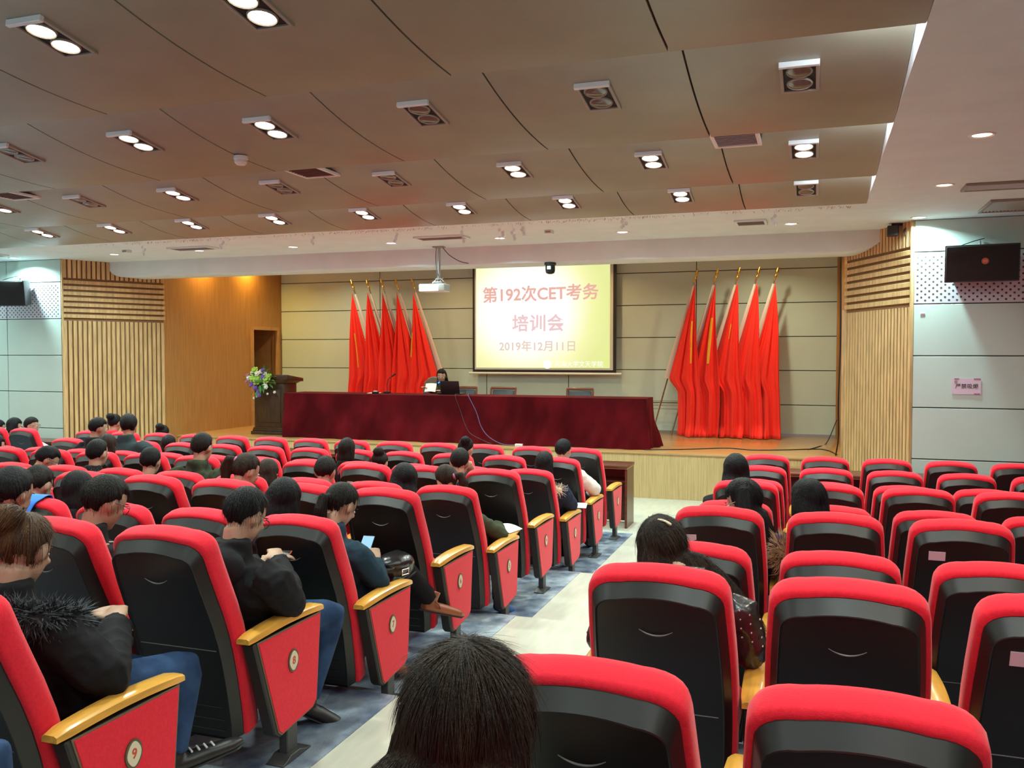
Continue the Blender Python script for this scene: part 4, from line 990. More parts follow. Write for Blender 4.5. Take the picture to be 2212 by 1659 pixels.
# ================================================================== PEOPLE
def smooth01(a, b, x):
    t = min(max((x - a) / (b - a), 0), 1); return t * t * (3 - 2 * t)
EYE_ME = MB().ell((0, 0, 0), (0.0115, 0.008, 0.0075), 10, 6).mesh('eye', ('eye_white',)); IRIS_ME = MB().ell((0, 0.0055, 0), (0.005, 0.003, 0.0055), 8, 5).mesh('iris', ('eye_dark',))
LIPS_ME = MB().ell((0, 0, 0.003), (0.022, 0.006, 0.004), 10, 5).ell((0, -0.0005, -0.004), (0.019, 0.006, 0.005), 10, 5).mesh('lips', ('lips',))
BROW_ME = MB().tube([(-0.016, 0, -0.002), (0, 0.003, 0.002), (0.016, 0, -0.001)], [0.0015, 0.003, 0.0015], 6).mesh('eyebrow', ('hair_dark',))
def hand(b, w, d, n, side, curl=0.5, s=1.0):
    """palm and five bent fingers: w wrist, d pointing direction, n back-of-hand normal"""
    w, d, n = Vector(w), Vector(d).normalized(), Vector(n); n = (n - d * n.dot(d)).normalized(); lat = d.cross(n) * side
    pc = w + d * 0.05 * s
    M = Matrix((lat, d, n)).transposed()
    b.ell(pc, (0.040 * s, 0.055 * s, 0.017 * s), 12, 8, M)
    for k, (o, l) in enumerate(((-0.028, 0.060), (-0.010, 0.072), (0.010, 0.068), (0.028, 0.052))):
        p = w + d * 0.088 * s + lat * o * s; dd = d.copy(); pts = [p - d * 0.02 * s, p]
        for seg in range(3):
            ang = curl * (0.55 + 0.35 * seg); dd = (d * math.cos(ang * (seg + 1) * 0.62) - n * math.sin(ang * (seg + 1) * 0.62)).normalized()
            p = p + dd * l * s * (0.45, 0.32, 0.23)[seg]; pts.append(p)
        b.tube(pts, [0.0095 * s, 0.0095 * s, 0.009 * s, 0.0085 * s, 0.006 * s], 8)
    tb = w + d * 0.025 * s - lat * 0.028 * s
    b.tube([tb, tb + d * 0.022 * s - lat * 0.022 * s - n * 0.008 * s, tb + d * 0.050 * s - lat * 0.030 * s - n * 0.018 * s, tb + d * 0.068 * s - lat * 0.024 * s - n * 0.024 * s], [0.013 * s, 0.0115 * s, 0.0105 * s, 0.007 * s], 8)

def fur(center_pts, rad, n, length, rnd, out=None):
    b = MB(); P = [Vector(p) for p in center_pts]
    for k in range(n):
        x = rnd.random() * (len(P) - 1); i = int(x); f = x - i; c = P[i].lerp(P[i + 1], f)
        t = (P[i + 1] - P[i]).normalized(); a = t.orthogonal().normalized(); bb = t.cross(a); th = rnd.uniform(0, 2 * PI)
        d = (a * math.cos(th) + bb * math.sin(th) + t * rnd.uniform(-1.1, 1.1)).normalized()
        if rnd.random() < 0.16:          # the rounded ends carry hair too
            en = rnd.random() < 0.5; c = P[0] if en else P[-1]; tt = (P[0] - P[1]).normalized() if en else (P[-1] - P[-2]).normalized()
            c = c - tt * rad * 0.4; d = (d * rnd.random() + tt * rnd.uniform(0.4, 1.2)).normalized()
        p = c + d * rad * rnd.uniform(0.7, 1.0)
        g = (d + t * rnd.uniform(-0.6, 0.6) + Vector((0, 0, -0.35))).normalized(); e = p + g * length * rnd.uniform(0.6, 1.2); s = d.cross(g).normalized() * 0.0022 if d.cross(g).length > 1e-4 else t * 0.002
        mid = p.lerp(e, 0.5) + d * 0.004
        b.add([p - s, p + s, mid + s * 0.8, mid - s * 0.8, e], [(0, 1, 2, 3), (3, 2, 4)])
    return b

def displace(me, fn):
    n = len(me.vertices); co = [0.0] * (3 * n); me.vertices.foreach_get('co', co); no = [0.0] * (3 * n)
    me.vertex_normals.foreach_get('vector', no)
    for i in range(n):
        d = fn(Vector(co[3 * i:3 * i + 3]))
        for c in range(3): co[3 * i + c] += no[3 * i + c] * d
    me.vertices.foreach_set('co', co); me.update()
def crease(me):        # soft creases in the cloth
    def f(p):
        p = p * 13.0; a = noise.noise(Vector((p.x, p.y, p.z * 1.6))); b = 1 - abs(noise.noise(p * 0.8 + Vector((9, 4, 2)))) * 2
        return 0.006 * a + 0.007 * max(0, b) ** 3
    displace(me, f)
def foot_axes(k, a, t):
    dn = (t - a).normalized(); up = (k - a).normalized(); up = (up - dn * up.dot(dn)).normalized()
    heel = a - dn * 0.045 - up * 0.062; return dn, up, heel, heel + dn * ((t - a).length + 0.10)
def person(label, seat, head, hair='short', hm='hair_black', top='jacket_black', legs='trousers_black', shoe='shoe_black', yaw=0.0, pitch=25.0, roll=0.0,
           arms='lap', vox=0.016, face=0.0, R=None, L=None, legR=None, legL=None, facing=0.0, collar=None, glasses=None, strands=0, hood=False,
           hlen=0.34, hscale=1.0, hdir=(0, -1), shoulder=0.19, bulk=0.0, ears=True, rx=1.0, flare=0.0, nbo=(0, 0, 0)):
    """seat: world (x, y, z) of the floor point of the seat; head: world head centre; local +y looks forward"""
    rnd = random.Random(label)
    S = Vector(seat); RZ = Matrix.Rotation(facing, 3, 'Z'); H = RZ.inverted() @ (Vector(head) - S)
    RH = Matrix.Rotation(math.radians(yaw), 3, 'Z') @ Matrix.Rotation(math.radians(-pitch), 3, 'X') @ Matrix.Rotation(math.radians(roll), 3, 'Y')
    RHh = Matrix.Rotation(math.radians(yaw) * 0.4, 3, 'Z') @ Matrix.Rotation(math.radians(-pitch * 0.55), 3, 'X')
    RY = Matrix.Rotation(math.radians(yaw), 3, 'Z')
    hp = lambda x, y, z: H + RH @ Vector((x, y, z))
    nb = H + RHh @ Vector((0, -0.035, -0.185)) + Vector(nbo); hip = Vector((H.x * 0.35, 0.05, 0.575))
    chest = hip.lerp(nb, 0.62) + Vector((0, -0.025, 0)); waist = hip.lerp(nb, 0.28) + Vector((0, -0.015, 0)); shl = hip.lerp(nb, 0.86) + Vector((0, -0.015, 0))
    ty = math.radians(yaw) * 0.25; lat = Vector((math.cos(ty), math.sin(ty), 0))
    sh = [nb + lat * (shoulder * s) + Vector((0, 0.0, -0.085)) for s in (1, -1)]
    dfl = {'lap': [((0.26, 0.02, 0.70), (0.10, 0.26, 0.64)), ((-0.26, 0.02, 0.70), (-0.08, 0.28, 0.65))],
           'fwd': [((0.25, 0.16, 0.78), (0.10, 0.40, 0.80)), ((-0.25, 0.16, 0.78), (-0.10, 0.40, 0.80))]}[arms]
    arm = [list(map(Vector, R)) if R else [Vector(p) + Vector((H.x * 0.6, 0, 0)) for p in dfl[0]], list(map(Vector, L)) if L else [Vector(p) + Vector((H.x * 0.6, 0, 0)) for p in dfl[1]]]
    leg = []
    for s, o in ((1, legR), (-1, legL)):
        if o: leg.append([Vector(p) for p in o])
        else: leg.append([Vector((0.115 * s, 0.44, 0.548)), Vector((0.12 * s, 0.40, 0.105)), Vector((0.13 * s, 0.59, 0.035))])
    hj = [hip + Vector((0.085 * s, 0.0, 0.0)) for s in (1, -1)]
    # continuous body: head, neck, trunk, arms with hands, legs with feet
    b = MB(); q = hscale
    b.ell(H + RH @ Vector((0, -0.008, 0.018)) * q, (0.077 * q, 0.098 * q, 0.098 * q), 20, 14, RH)
    b.ell(H + RH @ Vector((0, 0.028, -0.035)) * q, (0.062 * q, 0.066 * q, 0.078 * q), 16, 12, RH)
    b.ell(H + RH @ Vector((0, 0.055, -0.088)) * q, (0.034 * q, 0.033 * q, 0.026 * q), 12, 8, RH)
    b.tube([hp(0, 0.085, 0.022), hp(0, 0.105, -0.022), hp(0, 0.092, -0.035)], [0.009, 0.015, 0.010], 8)
    for s in (1, -1):
        if ears: b.ell(hp(0.079 * s, -0.008, -0.012), (0.011, 0.020, 0.033), 10, 8, RH @ Matrix.Rotation(0.35 * s, 3, 'Z'))
        b.ell(hp(0.045 * s, 0.072, -0.022), (0.018, 0.014, 0.015), 8, 6, RH)
    b.tube([nb + Vector((0, 0, -0.05)), nb + Vector((0, 0.005, 0.03)), hp(0, -0.025, -0.07)], [0.058, 0.049, 0.050], 14)
    b.tube([hip + Vector((0, 0, -0.07)), hip, waist, chest, shl, nb + Vector((0, 0, -0.02))], [(0.15, 0.10), (0.165, 0.115), (0.145, 0.10), (0.165, 0.115), (0.155, 0.09), (0.07, 0.055)], 18, lat=lat)
    for i in (0, 1):
        e, w = arm[i]; s = sh[i]
        b.tube([s - lat * 0.03 * (1, -1)[i], s, s.lerp(e, 0.5), e, e.lerp(w, 0.45), w], [0.05, 0.054, 0.045, 0.040, 0.036, 0.026], 12)
        d = (w - e).normalized(); hand(b, w, d, (0, 0, 1) if abs(d.z) < 0.8 else (0, -1, 0), (1, -1)[i], 0.6)
        k, a, t = leg[i]; b.tube([hj[i], hj[i].lerp(k, 0.5), k, k.lerp(a, 0.35), a], [0.085, 0.076, 0.056, 0.055, 0.036], 12)
        dn, up, heel, toe = foot_axes(k, a, t)
        b.tube([a, heel + up * 0.025 + dn * 0.04, heel + up * 0.02 + dn * 0.13, toe - dn * 0.04 + up * 0.010], [0.032, 0.026, 0.024, 0.012], 10)
    body = ob('person', remesh(b, 'person', vox, 2, 'skin'), None, S, (0, 0, facing)); tag(body, label, 'person')
    for s in (1, -1):
        ev = ob('eye', EYE_ME, body, hp(0.031 * s, 0.083, 0.006)); ev.rotation_euler = RH.to_euler(); ob('iris', IRIS_ME, ev)
        bw = ob('eyebrow', BROW_ME, body, hp(0.032 * s, 0.092, 0.030)); bw.rotation_euler = RH.to_euler()
    lp_ = ob('lips', LIPS_ME, body, hp(0, 0.090, -0.060)); lp_.rotation_euler = RH.to_euler()
    # jacket
    j = MB(); g = 0.018 + bulk
    j.tube([hip + Vector((0, 0, -0.055)), hip + Vector((0, 0, 0.02)), waist, chest, shl, nb + Vector((0, -0.004, -0.012)), nb + Vector((0, 0.0, 0.078))],
           [(0.15 + g, 0.10 + g), (0.17 + g, 0.118 + g), (0.155 + g, 0.112 + g), (0.172 + g, 0.120 + g), (0.165 + g, 0.095 + g), (0.082 + g * .5, 0.068 + g * .5), (0.070 + g * .3, 0.066 + g * .3)], 20, lat=lat)
    for i in (0, 1):
        e, w = arm[i]; s = sh[i]; w2 = e.lerp(w, 0.93)
        j.tube([s - lat * 0.05 * (1, -1)[i] + Vector((0, 0, 0.012)), s, s.lerp(e, 0.45), s.lerp(e, 0.9), e, e.lerp(w, 0.12), e.lerp(w, 0.5), w2],
               [0.050 + g, 0.053 + g, 0.046 + g, 0.042 + g, 0.041 + g, 0.040 + g, 0.037 + g * .9, 0.031 + g * .7], 12)
    if hood: j.ell(nb + Vector((0, -0.10, -0.02)), (0.13, 0.075, 0.085), 16, 10)
    jm = remesh(j, 'jacket', max(vox, 0.011), 3, top)
    crease(jm)
    ob('jacket', jm, body)
    tr = MB(); tr.tube([hip + Vector((0, 0, -0.10)), hip + Vector((0, 0, -0.02)), hip + Vector((0, 0, 0.05))], [(0.155, 0.11), (0.178, 0.128), (0.16, 0.115)], 16, lat=(1, 0, 0))
    for i in (0, 1):
        k, a, t = leg[i]; tr.tube([hj[i], hj[i].lerp(k, 0.5), hj[i].lerp(k, 0.93), k, k.lerp(a, 0.08), k.lerp(a, 0.4), k.lerp(a, 0.97)], [0.098, 0.090, 0.074, 0.070, 0.070, 0.066, 0.055], 12)
    ob('trousers', remesh(tr, 'trousers', max(vox, 0.013), 2, legs), body)
    for i in (0, 1):
        k, a, t = leg[i]; f = MB(); dn, up, heel, toe = foot_axes(k, a, t)
        f.tube([heel + up * 0.02 - dn * 0.005, heel + dn * 0.03 + up * 0.022, heel + dn * 0.13 + up * 0.020, heel.lerp(toe, 0.85) + up * 0.012, toe + up * 0.008], [(0.030, 0.028), (0.040, 0.034), (0.047, 0.036), (0.044, 0.028), (0.018, 0.014)], 12, lat=dn.cross(up))
        f.tube([heel + dn * 0.035 + up * 0.02, a + up * (0.06 if shoe == 'boot_brown' else 0.02)], [0.040, 0.049], 12)
        so_ = ob('shoe', remesh(f, 'shoe', 0.010, 2, shoe), body)
        if vox < 0.013: MB().tube([heel - dn * 0.008 - up * 0.006, heel + dn * 0.05 - up * 0.007, heel.lerp(toe, 0.5) - up * 0.008, heel.lerp(toe, 0.9) - up * 0.008, toe], [(0.028, 0.006), (0.036, 0.007), (0.043, 0.007), (0.036, 0.007), (0.012, 0.004)], 12, lat=dn.cross(up)).build('sole', 'sole_dark', so_)
    # hair: cap that leaves the face free, plus the style
    h = MB(); n, m_ = 44, 30; low = {'short': -0.52, 'bob': -0.75, 'long': -0.8, 'pony': -0.52, 'bun': -0.45, 'tail': -0.5}[hair]
    vs, fs = [], []
    for i in range(m_ + 1):
        a = PI * i / m_
        for k in range(n):
            c = 2 * PI * k / n; x, y, z = math.sin(a) * math.cos(c), math.sin(a) * math.sin(c), math.cos(a)
            fr = smooth01(0.10, 0.42, y) * (1 - smooth01(0.40, 0.62, z))             # face opening
            ear = smooth01(0.80, 0.95, abs(x)) * smooth01(-0.15, 0.05, y) * (1 - smooth01(0.0, 0.28, z)) if hair in ('short', 'bun', 'pony', 'tail') else 0
            lw_ = low + (0.34 * smooth01(-0.75, -0.10, y) if hair in ('short', 'bun', 'pony', 'tail') else 0)
            lo = 1 - smooth01(lw_ - 0.22, lw_ + 0.20, z + 0.06 * math.sin(c * 7) + rnd.uniform(-0.05, 0.05))
            k_ = max(fr, ear, lo); r = 1.105 - 0.17 * k_ + rnd.uniform(-0.010, 0.010)
            vs.append(H + RH @ Vector((0.079 * q * r * x * rx, -0.010 + 0.100 * q * r * y, 0.016 + 0.103 * q * r * z)))
    for i in range(m_):
        for k in range(n): fs.append((i * n + k, i * n + (k + 1) % n, (i + 1) * n + (k + 1) % n, (i + 1) * n + k))
    h.add(vs, fs)
    dv = RY @ Vector((hdir[0], hdir[1], 0)).normalized()
    if hair == 'bob':
        o = lambda x, y, z: H + RHh @ Vector((x, y, z)) * q
        h.tube([o(0, -0.02, 0.04), o(0, -0.025, -0.03), o(0, -0.030, -0.09), o(0, -0.033, -0.145)], [(0.086 * rx, 0.080), (0.096 * rx, 0.078), (0.100 * rx, 0.074), (0.086 * rx, 0.060)], 20, lat=RY @ Vector((1, 0, 0)))
    if hair == 'long':
        c0 = H + RH @ Vector((0, -0.035, 0.03)); c1 = H + RHh @ Vector((0, -0.045, -0.06)); P = [c0, c1]; W = [(0.088 * rx, 0.072), (0.098 * rx, 0.060)]
        for k in range(1, 6):
            f = k / 5; P.append(c1 + dv * (0.03 + 0.07 * f) + Vector((hdir[0] * 0.10 * f, 0, -hlen * f))); W.append(((0.104 + 0.012 * math.sin(PI * f) - 0.03 * f * f) * rx + flare * f ** 0.5, 0.060 - 0.030 * f))
        h.tube(P, W, 20, lat=RY @ Vector((1, 0, 0)))
    if hair in ('pony', 'tail'):
        p0 = hp(0.02 * hdir[0], -0.100, 0.045 if hair == 'pony' else -0.01); P = [hp(0, -0.06, 0.05 if hair == 'pony' else 0.0), p0, p0 + dv * 0.045 + Vector((0, 0, 0.012)), p0 + dv * 0.075 + Vector((0, 0, -0.05)), p0 + dv * 0.07 + Vector((0, 0, -hlen * 0.6)), p0 + dv * 0.05 + Vector((0, 0, -hlen))]
        h.tube(P, [0.04, 0.022, 0.030, 0.036, 0.032, 0.008], 14)
        MB().lathe([(0.024, -0.008), (0.029, 0), (0.024, 0.008)], 14, p0, (dv + Vector((0, 0, .4))).to_track_quat('Z', 'Y').to_matrix().to_4x4()).build('hair_tie', 'petal_pink' if hm == 'hair_brown' else 'glasses_dark', body)
    if hair == 'bun':
        h.ell(hp(0.02 * hdir[0] * 2, -0.112, 0.078), (0.058 * q, 0.052 * q, 0.050 * q), 14, 10, RH); h.ell(hp(0, -0.075, 0.060), (0.03, 0.03, 0.03), 10, 8, RH)
    hme = remesh(h, 'hair', min(vox, 0.012) * 0.8, 3, hm)
    ha = 0.010 if hair in ('long', 'bob') else 0.005
    def wave(p):
        q_ = p - H; an = math.atan2(q_.x, -q_.y); s_ = smooth01(0.11, 0.0, q_.z)
        return ha * (0.25 + 0.75 * s_) * (noise.noise(Vector((an * 3.2, q_.z * 3.5, 1.7))) + 0.5 * noise.noise(Vector((an * 8.0, q_.z * 4.0, 7.7))))
    displace(hme, wave)
    ho = ob('hair', hme, body)
    strands = strands or 260
    if strands:
        sb = MB(); nv = len(hme.vertices); crown = hp(0, -0.05, 0.09)
        for _ in range(strands):
            v = hme.vertices[rnd.randrange(nv)]; p, nn = v.co.copy(), v.normal.copy()
            fo = RH.inverted() @ (p - H)
            if fo.y > 0.05 and fo.z < 0.06: continue
            gd = ((p - crown).normalized() * 0.6 + Vector((0, 0, -1.0)) * (0.4 + 1.2 * smooth01(0.05, -0.10, fo.z)) + Vector((hdir[0] * 0.25, 0, 0)) + Vector((rnd.uniform(-.15, .15), rnd.uniform(-.15, .15), 0)))
            gd = gd - nn * gd.dot(nn)
            if gd.length < 1e-3: continue
            gd.normalize(); sd_ = nn.cross(gd).normalized() * rnd.uniform(0.0006, 0.0014); ln = rnd.uniform(0.04, 0.10); ring = []
            for k in range(6):
                f = k / 5; pt = p + gd * (ln * f) + nn * (0.003 * math.sin(PI * f) - 0.010 * f * f + 0.0005); w_ = sd_ * (1 - 0.8 * f)
                ring += [pt - w_, pt + w_]
            sb.add(ring, [(2 * k, 2 * k + 1, 2 * k + 3, 2 * k + 2) for k in range(5)])
        s_ = sb.build('hair_strands', hm, ho, ang=180); s_['kind'] = 'stuff'
    if glasses:
        gl = MB()
        for s in (1, -1):
            gl.tube([hp(0.034 * s + 0.026 * math.cos(a), 0.104 - 0.006 * abs(math.cos(a)), 0.004 + 0.021 * math.sin(a)) for a in [2 * PI * k / 14 for k in range(15)]], 0.0016, 5)
            gl.tube([hp(0.060 * s, 0.098, 0.010), hp(0.080 * s, 0.04, 0.012), hp(0.084 * s, -0.02, 0.006)], 0.0018, 5)
        gl.tube([hp(-0.008, 0.105, 0.006), hp(0.008, 0.105, 0.006)], 0.0016, 5); gl.build('glasses', glasses, body)
    if collar:
        fm, rad, cnt, ln, pts = collar
        P = [nb + Vector(p) for p in pts]
        core = MB().tube(P, [rad * 0.45] + [rad * 0.7] * (len(P) - 2) + [rad * 0.45], 12).build('fur_collar', fm, body, ang=80)
        fu = fur(P, rad, cnt, ln, rnd).build('fur_hairs', fm, core, smooth=False); fu['kind'] = 'stuff'
    return body, H, nb

def seat_m(r, k): return (MID0 - PITCH_X * k, row_y(r), row_z(r))
def seat_r(r, k): return (RGT0 + PITCH_X * k, row_y(r), row_z(r))
RINGC = [(0.17, 0.05, -0.03), (0.14, -0.05, 0.0), (0.05, -0.11, 0.01), (-0.05, -0.11, 0.01), (-0.14, -0.05, 0.0), (-0.17, 0.05, -0.03)]
def pm(label, r, k, x, dy, z, block='M', **kw):
    s = seat_m(r, k) if block == 'M' else seat_r(r, k)
    if block == 'M': kw['yaw'] = kw.get('yaw', 0) + 15
    return person(label, s, (x, row_y(r) + dy, row_z(r) + z), **kw)

# ---- near people
B1_ = pm('woman with brown hair bun and dark fur-collared coat in the nearest left chair', 9, 0, -2.60, 0.0, 1.11, hair='bun', hm='hair_auburn', top='jacket_black', legs='jeans', shoe='shoe_black', yaw=0, pitch=28, vox=0.010, strands=1500, bulk=0.02, shoulder=0.21, hdir=(-0.4, -1),
   R=[(0.24, 0.0, 0.70), (0.02, 0.28, 0.79)], L=[(-0.28, 0.02, 0.72), (-0.14, 0.30, 0.78)], legR=[(0.18, 0.46, 0.57), (0.20, 0.36, 0.27), (0.31, 0.54, 0.30)], legL=[(0.0, 0.42, 0.55), (0.10, 0.24, 0.16), (0.16, 0.38, 0.05)],
   collar=('fur_black', 0.055, 7000, 0.05, [(0.22, 0.07, -0.06), (0.20, -0.05, -0.02), (0.08, -0.14, 0.0), (-0.08, -0.14, 0.0), (-0.20, -0.05, -0.02), (-0.2, 0.06, -0.05)]))
kn, an, to = Vector((0.18, 0.46, 0.57)), Vector((0.20, 0.36, 0.27)), Vector((0.31, 0.54, 0.30))
dn, up, heel, toe = foot_axes(kn, an, to); sd2 = dn.cross(up)
for q_ in range(4):
    cc = heel + dn * (0.11 + 0.028 * q_) + up * (0.062 - 0.004 * q_)
    MB().tube([cc - sd2 * 0.030 - up * 0.010, cc + up * 0.002, cc + sd2 * 0.030 - up * 0.010], 0.0042, 6).build('lace', 'shoe_white', B1_[0])
pm('man with short black hair, glasses and black hooded jacket, elbow on armrest', 8, 0, -2.385, 0.0, 1.075, hair='short', hm='hair_black', legs='jeans', yaw=-24, pitch=34, vox=0.010, strands=900, glasses='glasses_dark', hood=True, bulk=0.015, shoulder=0.215,
   R=[(0.30, 0.04, 0.685), (0.05, 0.32, 0.80)], L=[(-0.24, 0.05, 0.70), (-0.02, 0.32, 0.78)], legR=[(0.28, 0.43, 0.53), (0.18, 0.37, 0.12), (0.30, 0.47, 0.035)], legL=[(-0.05, 0.42, 0.53), (-0.05, 0.37, 0.12), (-0.04, 0.56, 0.035)])
BOOT = pm('woman in dark teal sweater with ponytail, looking at her phone, legs crossed', 7, 0, -2.49, 0.05, 1.07, hair='tail', hm='hair_dark', top='sweater_teal', shoe='boot_brown', yaw=-28, pitch=38, vox=0.009, strands=800, hlen=0.22, shoulder=0.18,
   R=[(0.25, 0.02, 0.665), (0.15, 0.17, 0.745)], L=[(-0.20, 0.04, 0.70), (-0.12, 0.26, 0.66)], legR=[(0.14, 0.45, 0.68), (0.27, 0.66, 0.40), (0.38, 0.84, 0.33)], legL=[(0.10, 0.42, 0.56), (0.16, 0.33, 0.13), (0.24, 0.50, 0.035)])
bt_, _, _ = BOOT
kn, an, to = Vector((0.14, 0.45, 0.68)), Vector((0.27, 0.66, 0.40)), Vector((0.38, 0.84, 0.33))
dn, up, heel, toe = foot_axes(kn, an, to)
for s_ in (0.075,):
    ax = (up * 0.8 + dn * 0.6).normalized(); sd2 = dn.cross(up); ot = ax.cross(sd2); cc = heel + dn * s_ + up * 0.045
    MB().tube([cc + sd2 * 0.052 * math.cos(a) + ot * 0.050 * math.sin(a) for a in [2 * PI * k / 18 for k in range(19)]], 0.005, 6).build('boot_strap', 'boot_brown', bt_)
    MB().ell(cc - sd2 * 0.054, 0.010, 8, 6).build('boot_buckle', 'silver', bt_)
pm('man with glasses, bare neck and dark jacket behind the black-jacket man', 8, 1, -3.19, 0.02, 1.085, hair='short', hm='hair_dark', yaw=-30, pitch=30, vox=0.011, strands=700, glasses='glasses_dark', hscale=1.05)
pm('dark-haired person at the left edge behind the hair bun', 8, 2, -3.75, 0.0, 1.10, hair='short', hm='hair_black', yaw=-10, pitch=25, vox=0.012, strands=500, hscale=1.08)
pm('person with cropped dark hair in the seventh row near the left edge', 7, 4, -4.66, 0.03, 1.08, hair='short', hm='hair_dark', yaw=-5, pitch=30)
pm('person with chin-length dark hair beside the blue cloth', 7, 3, -4.33, 0.02, 1.06, hair='bob', hm='hair_black', yaw=-10, pitch=25)
pm('person with dark glossy hair leaning toward the phone-holding woman', 7, 1, -2.83, 0.0, 1.09, hair='bob', hm='hair_black', yaw=10, pitch=30, roll=10, rx=1.1)
pm('man with cropped grey-black hair in the fifth row', 5, 2, -3.70, -0.02, 1.09, hair='short', hm='hair_dark', top='jacket_red', yaw=-4, pitch=22, vox=0.014)
pm('person with dark hair low behind the sticker chair, third row', 3, 3, -4.23, 0.0, 1.03, hair='bun', hm='hair_dark', top='jacket_black', pitch=30)
b_, H_, nb_ = pm('woman with short dark bob and black jacket with shoulder strap', 3, 4, -4.62, 0.02, 1.15, hair='bob', hm='hair_dark', yaw=-16, pitch=12)
MB().tube([nb_ + Vector((0.12, 0.02, -0.01)), nb_ + Vector((0.08, -0.10, -0.08)), nb_ + Vector((-0.02, -0.165, -0.25)), nb_ + Vector((-0.10, -0.17, -0.40))], [(0.016, 0.004)] * 4, 8, lat=(1, 0, 0)).build('bag_strap', 'jacket_grey', b_)
pm('person with long black hair in the fifth row, second seat from aisle', 5, 1, -3.01, 0.0, 1.06, hair='long', hm='hair_black', top='jacket_black', yaw=10, pitch=28, rx=1.15)
pm('person with low ponytail and olive jacket, fifth row aisle seat', 5, 0, -2.66, 0.02, 1.06, hair='tail', hm='hair_brown', top='jacket_olive', shoe='shoe_blue', yaw=28, pitch=30, roll=-12, hlen=0.14, hdir=(1.2, -0.6), vox=0.013,
   R=[(0.24, 0.08, 0.66), (0.12, 0.34, 0.68)], L=[(-0.22, 0.05, 0.68), (-0.05, 0.32, 0.68)], legR=[(0.115, 0.40, 0.535), (0.18, 0.22, 0.105), (0.22, 0.40, 0.035)])
pm('man with short hair resting his cheek on his hand, fourth row', 4, 1, -2.95, 0.02, 1.08, hair='short', hm='hair_dark', top='jacket_navy', yaw=-8, pitch=18, vox=0.013, R=[(0.34, 0.16, 0.70), (0.225, 0.12, 0.95)])
pm('person with black hair bun and blue-grey sleeves, second row', 2, 2, -3.66, 0.0, 1.10, hair='bun', hm='hair_black', top='sweater_bluegrey', yaw=-22, pitch=14, hdir=(1, -1), R=[(0.28, 0.02, 0.72), (0.15, 0.28, 0.66)])
pm('person with black hair, navy coat and cream fur hood, writing in third row', 3, 0, -2.46, 0.0, 1.09, hair='bob', hm='hair_black', top='jacket_navy', shoe='shoe_white', yaw=-16, pitch=22, vox=0.013, bulk=0.02,
   R=[(0.25, 0.10, 0.70), (0.20, 0.36, 0.65)], L=[(-0.24, 0.05, 0.7), (-0.02, 0.34, 0.67)], collar=('fur_cream', 0.045, 1300, 0.05, [(0.20, 0.05, -0.10), (0.19, -0.06, -0.05), (0.08, -0.13, -0.03), (-0.08, -0.13, -0.03), (-0.19, -0.05, -0.05)]))
pm('person with short black hair and white jacket, second row aisle seat', 2, 0, -2.54, 0.0, 1.12, hair='short', hm='hair_black', top='jacket_white', yaw=-26, pitch=14, bulk=0.012, R=[(0.29, 0.02, 0.72), (0.18, 0.28, 0.64)], shoulder=0.2)
pm('woman with long straight black hair, fourth row of the right block', 4, 0, -0.59, 0.0, 1.12, 'R', hair='long', hm='hair_black', top='jacket_black', yaw=12, pitch=14, hlen=0.30, strands=500, vox=0.013, rx=1.1)
pm('woman with long black hair, round glasses and navy coat, looking left', 6, 0, -0.385, 0.0, 1.07, 'R', hair='long', hm='hair_black', top='jacket_navy', yaw=76, pitch=30, hlen=0.26, strands=900, vox=0.011, glasses='silver', rx=1.12, hdir=(0.5, -1),
   collar=('fur_tan', 0.065, 1900, 0.065, [(0.16, -0.02, -0.06), (0.20, -0.10, -0.12), (0.22, -0.12, -0.19)]), bulk=0.02)
pm('woman with black bob, purple jacket and grey fur hood, head bowed', 6, 1, -0.03, 0.04, 1.08, 'R', hair='bob', hm='hair_black', top='jacket_purple', yaw=26, pitch=34, strands=900, vox=0.011, rx=1.12,
   collar=('fur_grey', 0.055, 1500, 0.055, [(0.10, -0.12, 0.0), (0.17, -0.13, 0.0), (0.24, -0.08, -0.04)]))
b_, H_, nb_ = pm('woman with long brown hair, pearl hair clip and black leather jacket', 8, 0, -0.545, 0.05, 1.050, 'R', hair='long', hm='hair_brown', top='leather', yaw=14, pitch=34, roll=-8, hlen=0.25, hdir=(2.3, -0.7), strands=3600, vox=0.009, shoulder=0.20, rx=1.08, nbo=(0.09, 0, 0.05),
   R=[(0.275, 0.0, 0.70), (0.10, 0.30, 0.72)])
RHp = Matrix.Rotation(math.radians(14), 3, 'Z') @ Matrix.Rotation(math.radians(-34), 3, 'X') @ Matrix.Rotation(math.radians(-8), 3, 'Y')
for k in range(9):
    a = 0.55 - 0.12 * k + 0.3; p = H_ + Vector((0, -0.005, 0.012)) + Vector((math.sin(0.42 - 0.085 * k) * 0.092, -0.058 + 0.004 * k, 0.104 * math.cos(0.42 - 0.085 * k)))
    MB().ell(p, 0.0065, 8, 6).build('pearl', 'pearl', b_)
for k in range(12):
    p = nb_ + Vector((0.20 + 0.035 * (k % 3) + 0.004 * (k // 3), -0.075 - 0.01 * (k // 3) , -0.05 - 0.028 * (k // 3) - 0.012 * (k % 3)))
    MB().ell(p, 0.004, 6, 4).build('stud', 'silver', b_)
pm('nearest person with dark brown shoulder-length hair, seen from behind', 10, 0, -0.550, 0.0, 1.055, 'R', hair='long', hm='hair_brown', top='jacket_black', yaw=4, pitch=22, hlen=0.24, strands=12000, vox=0.008, rx=1.22, hscale=1.03, flare=0.085)
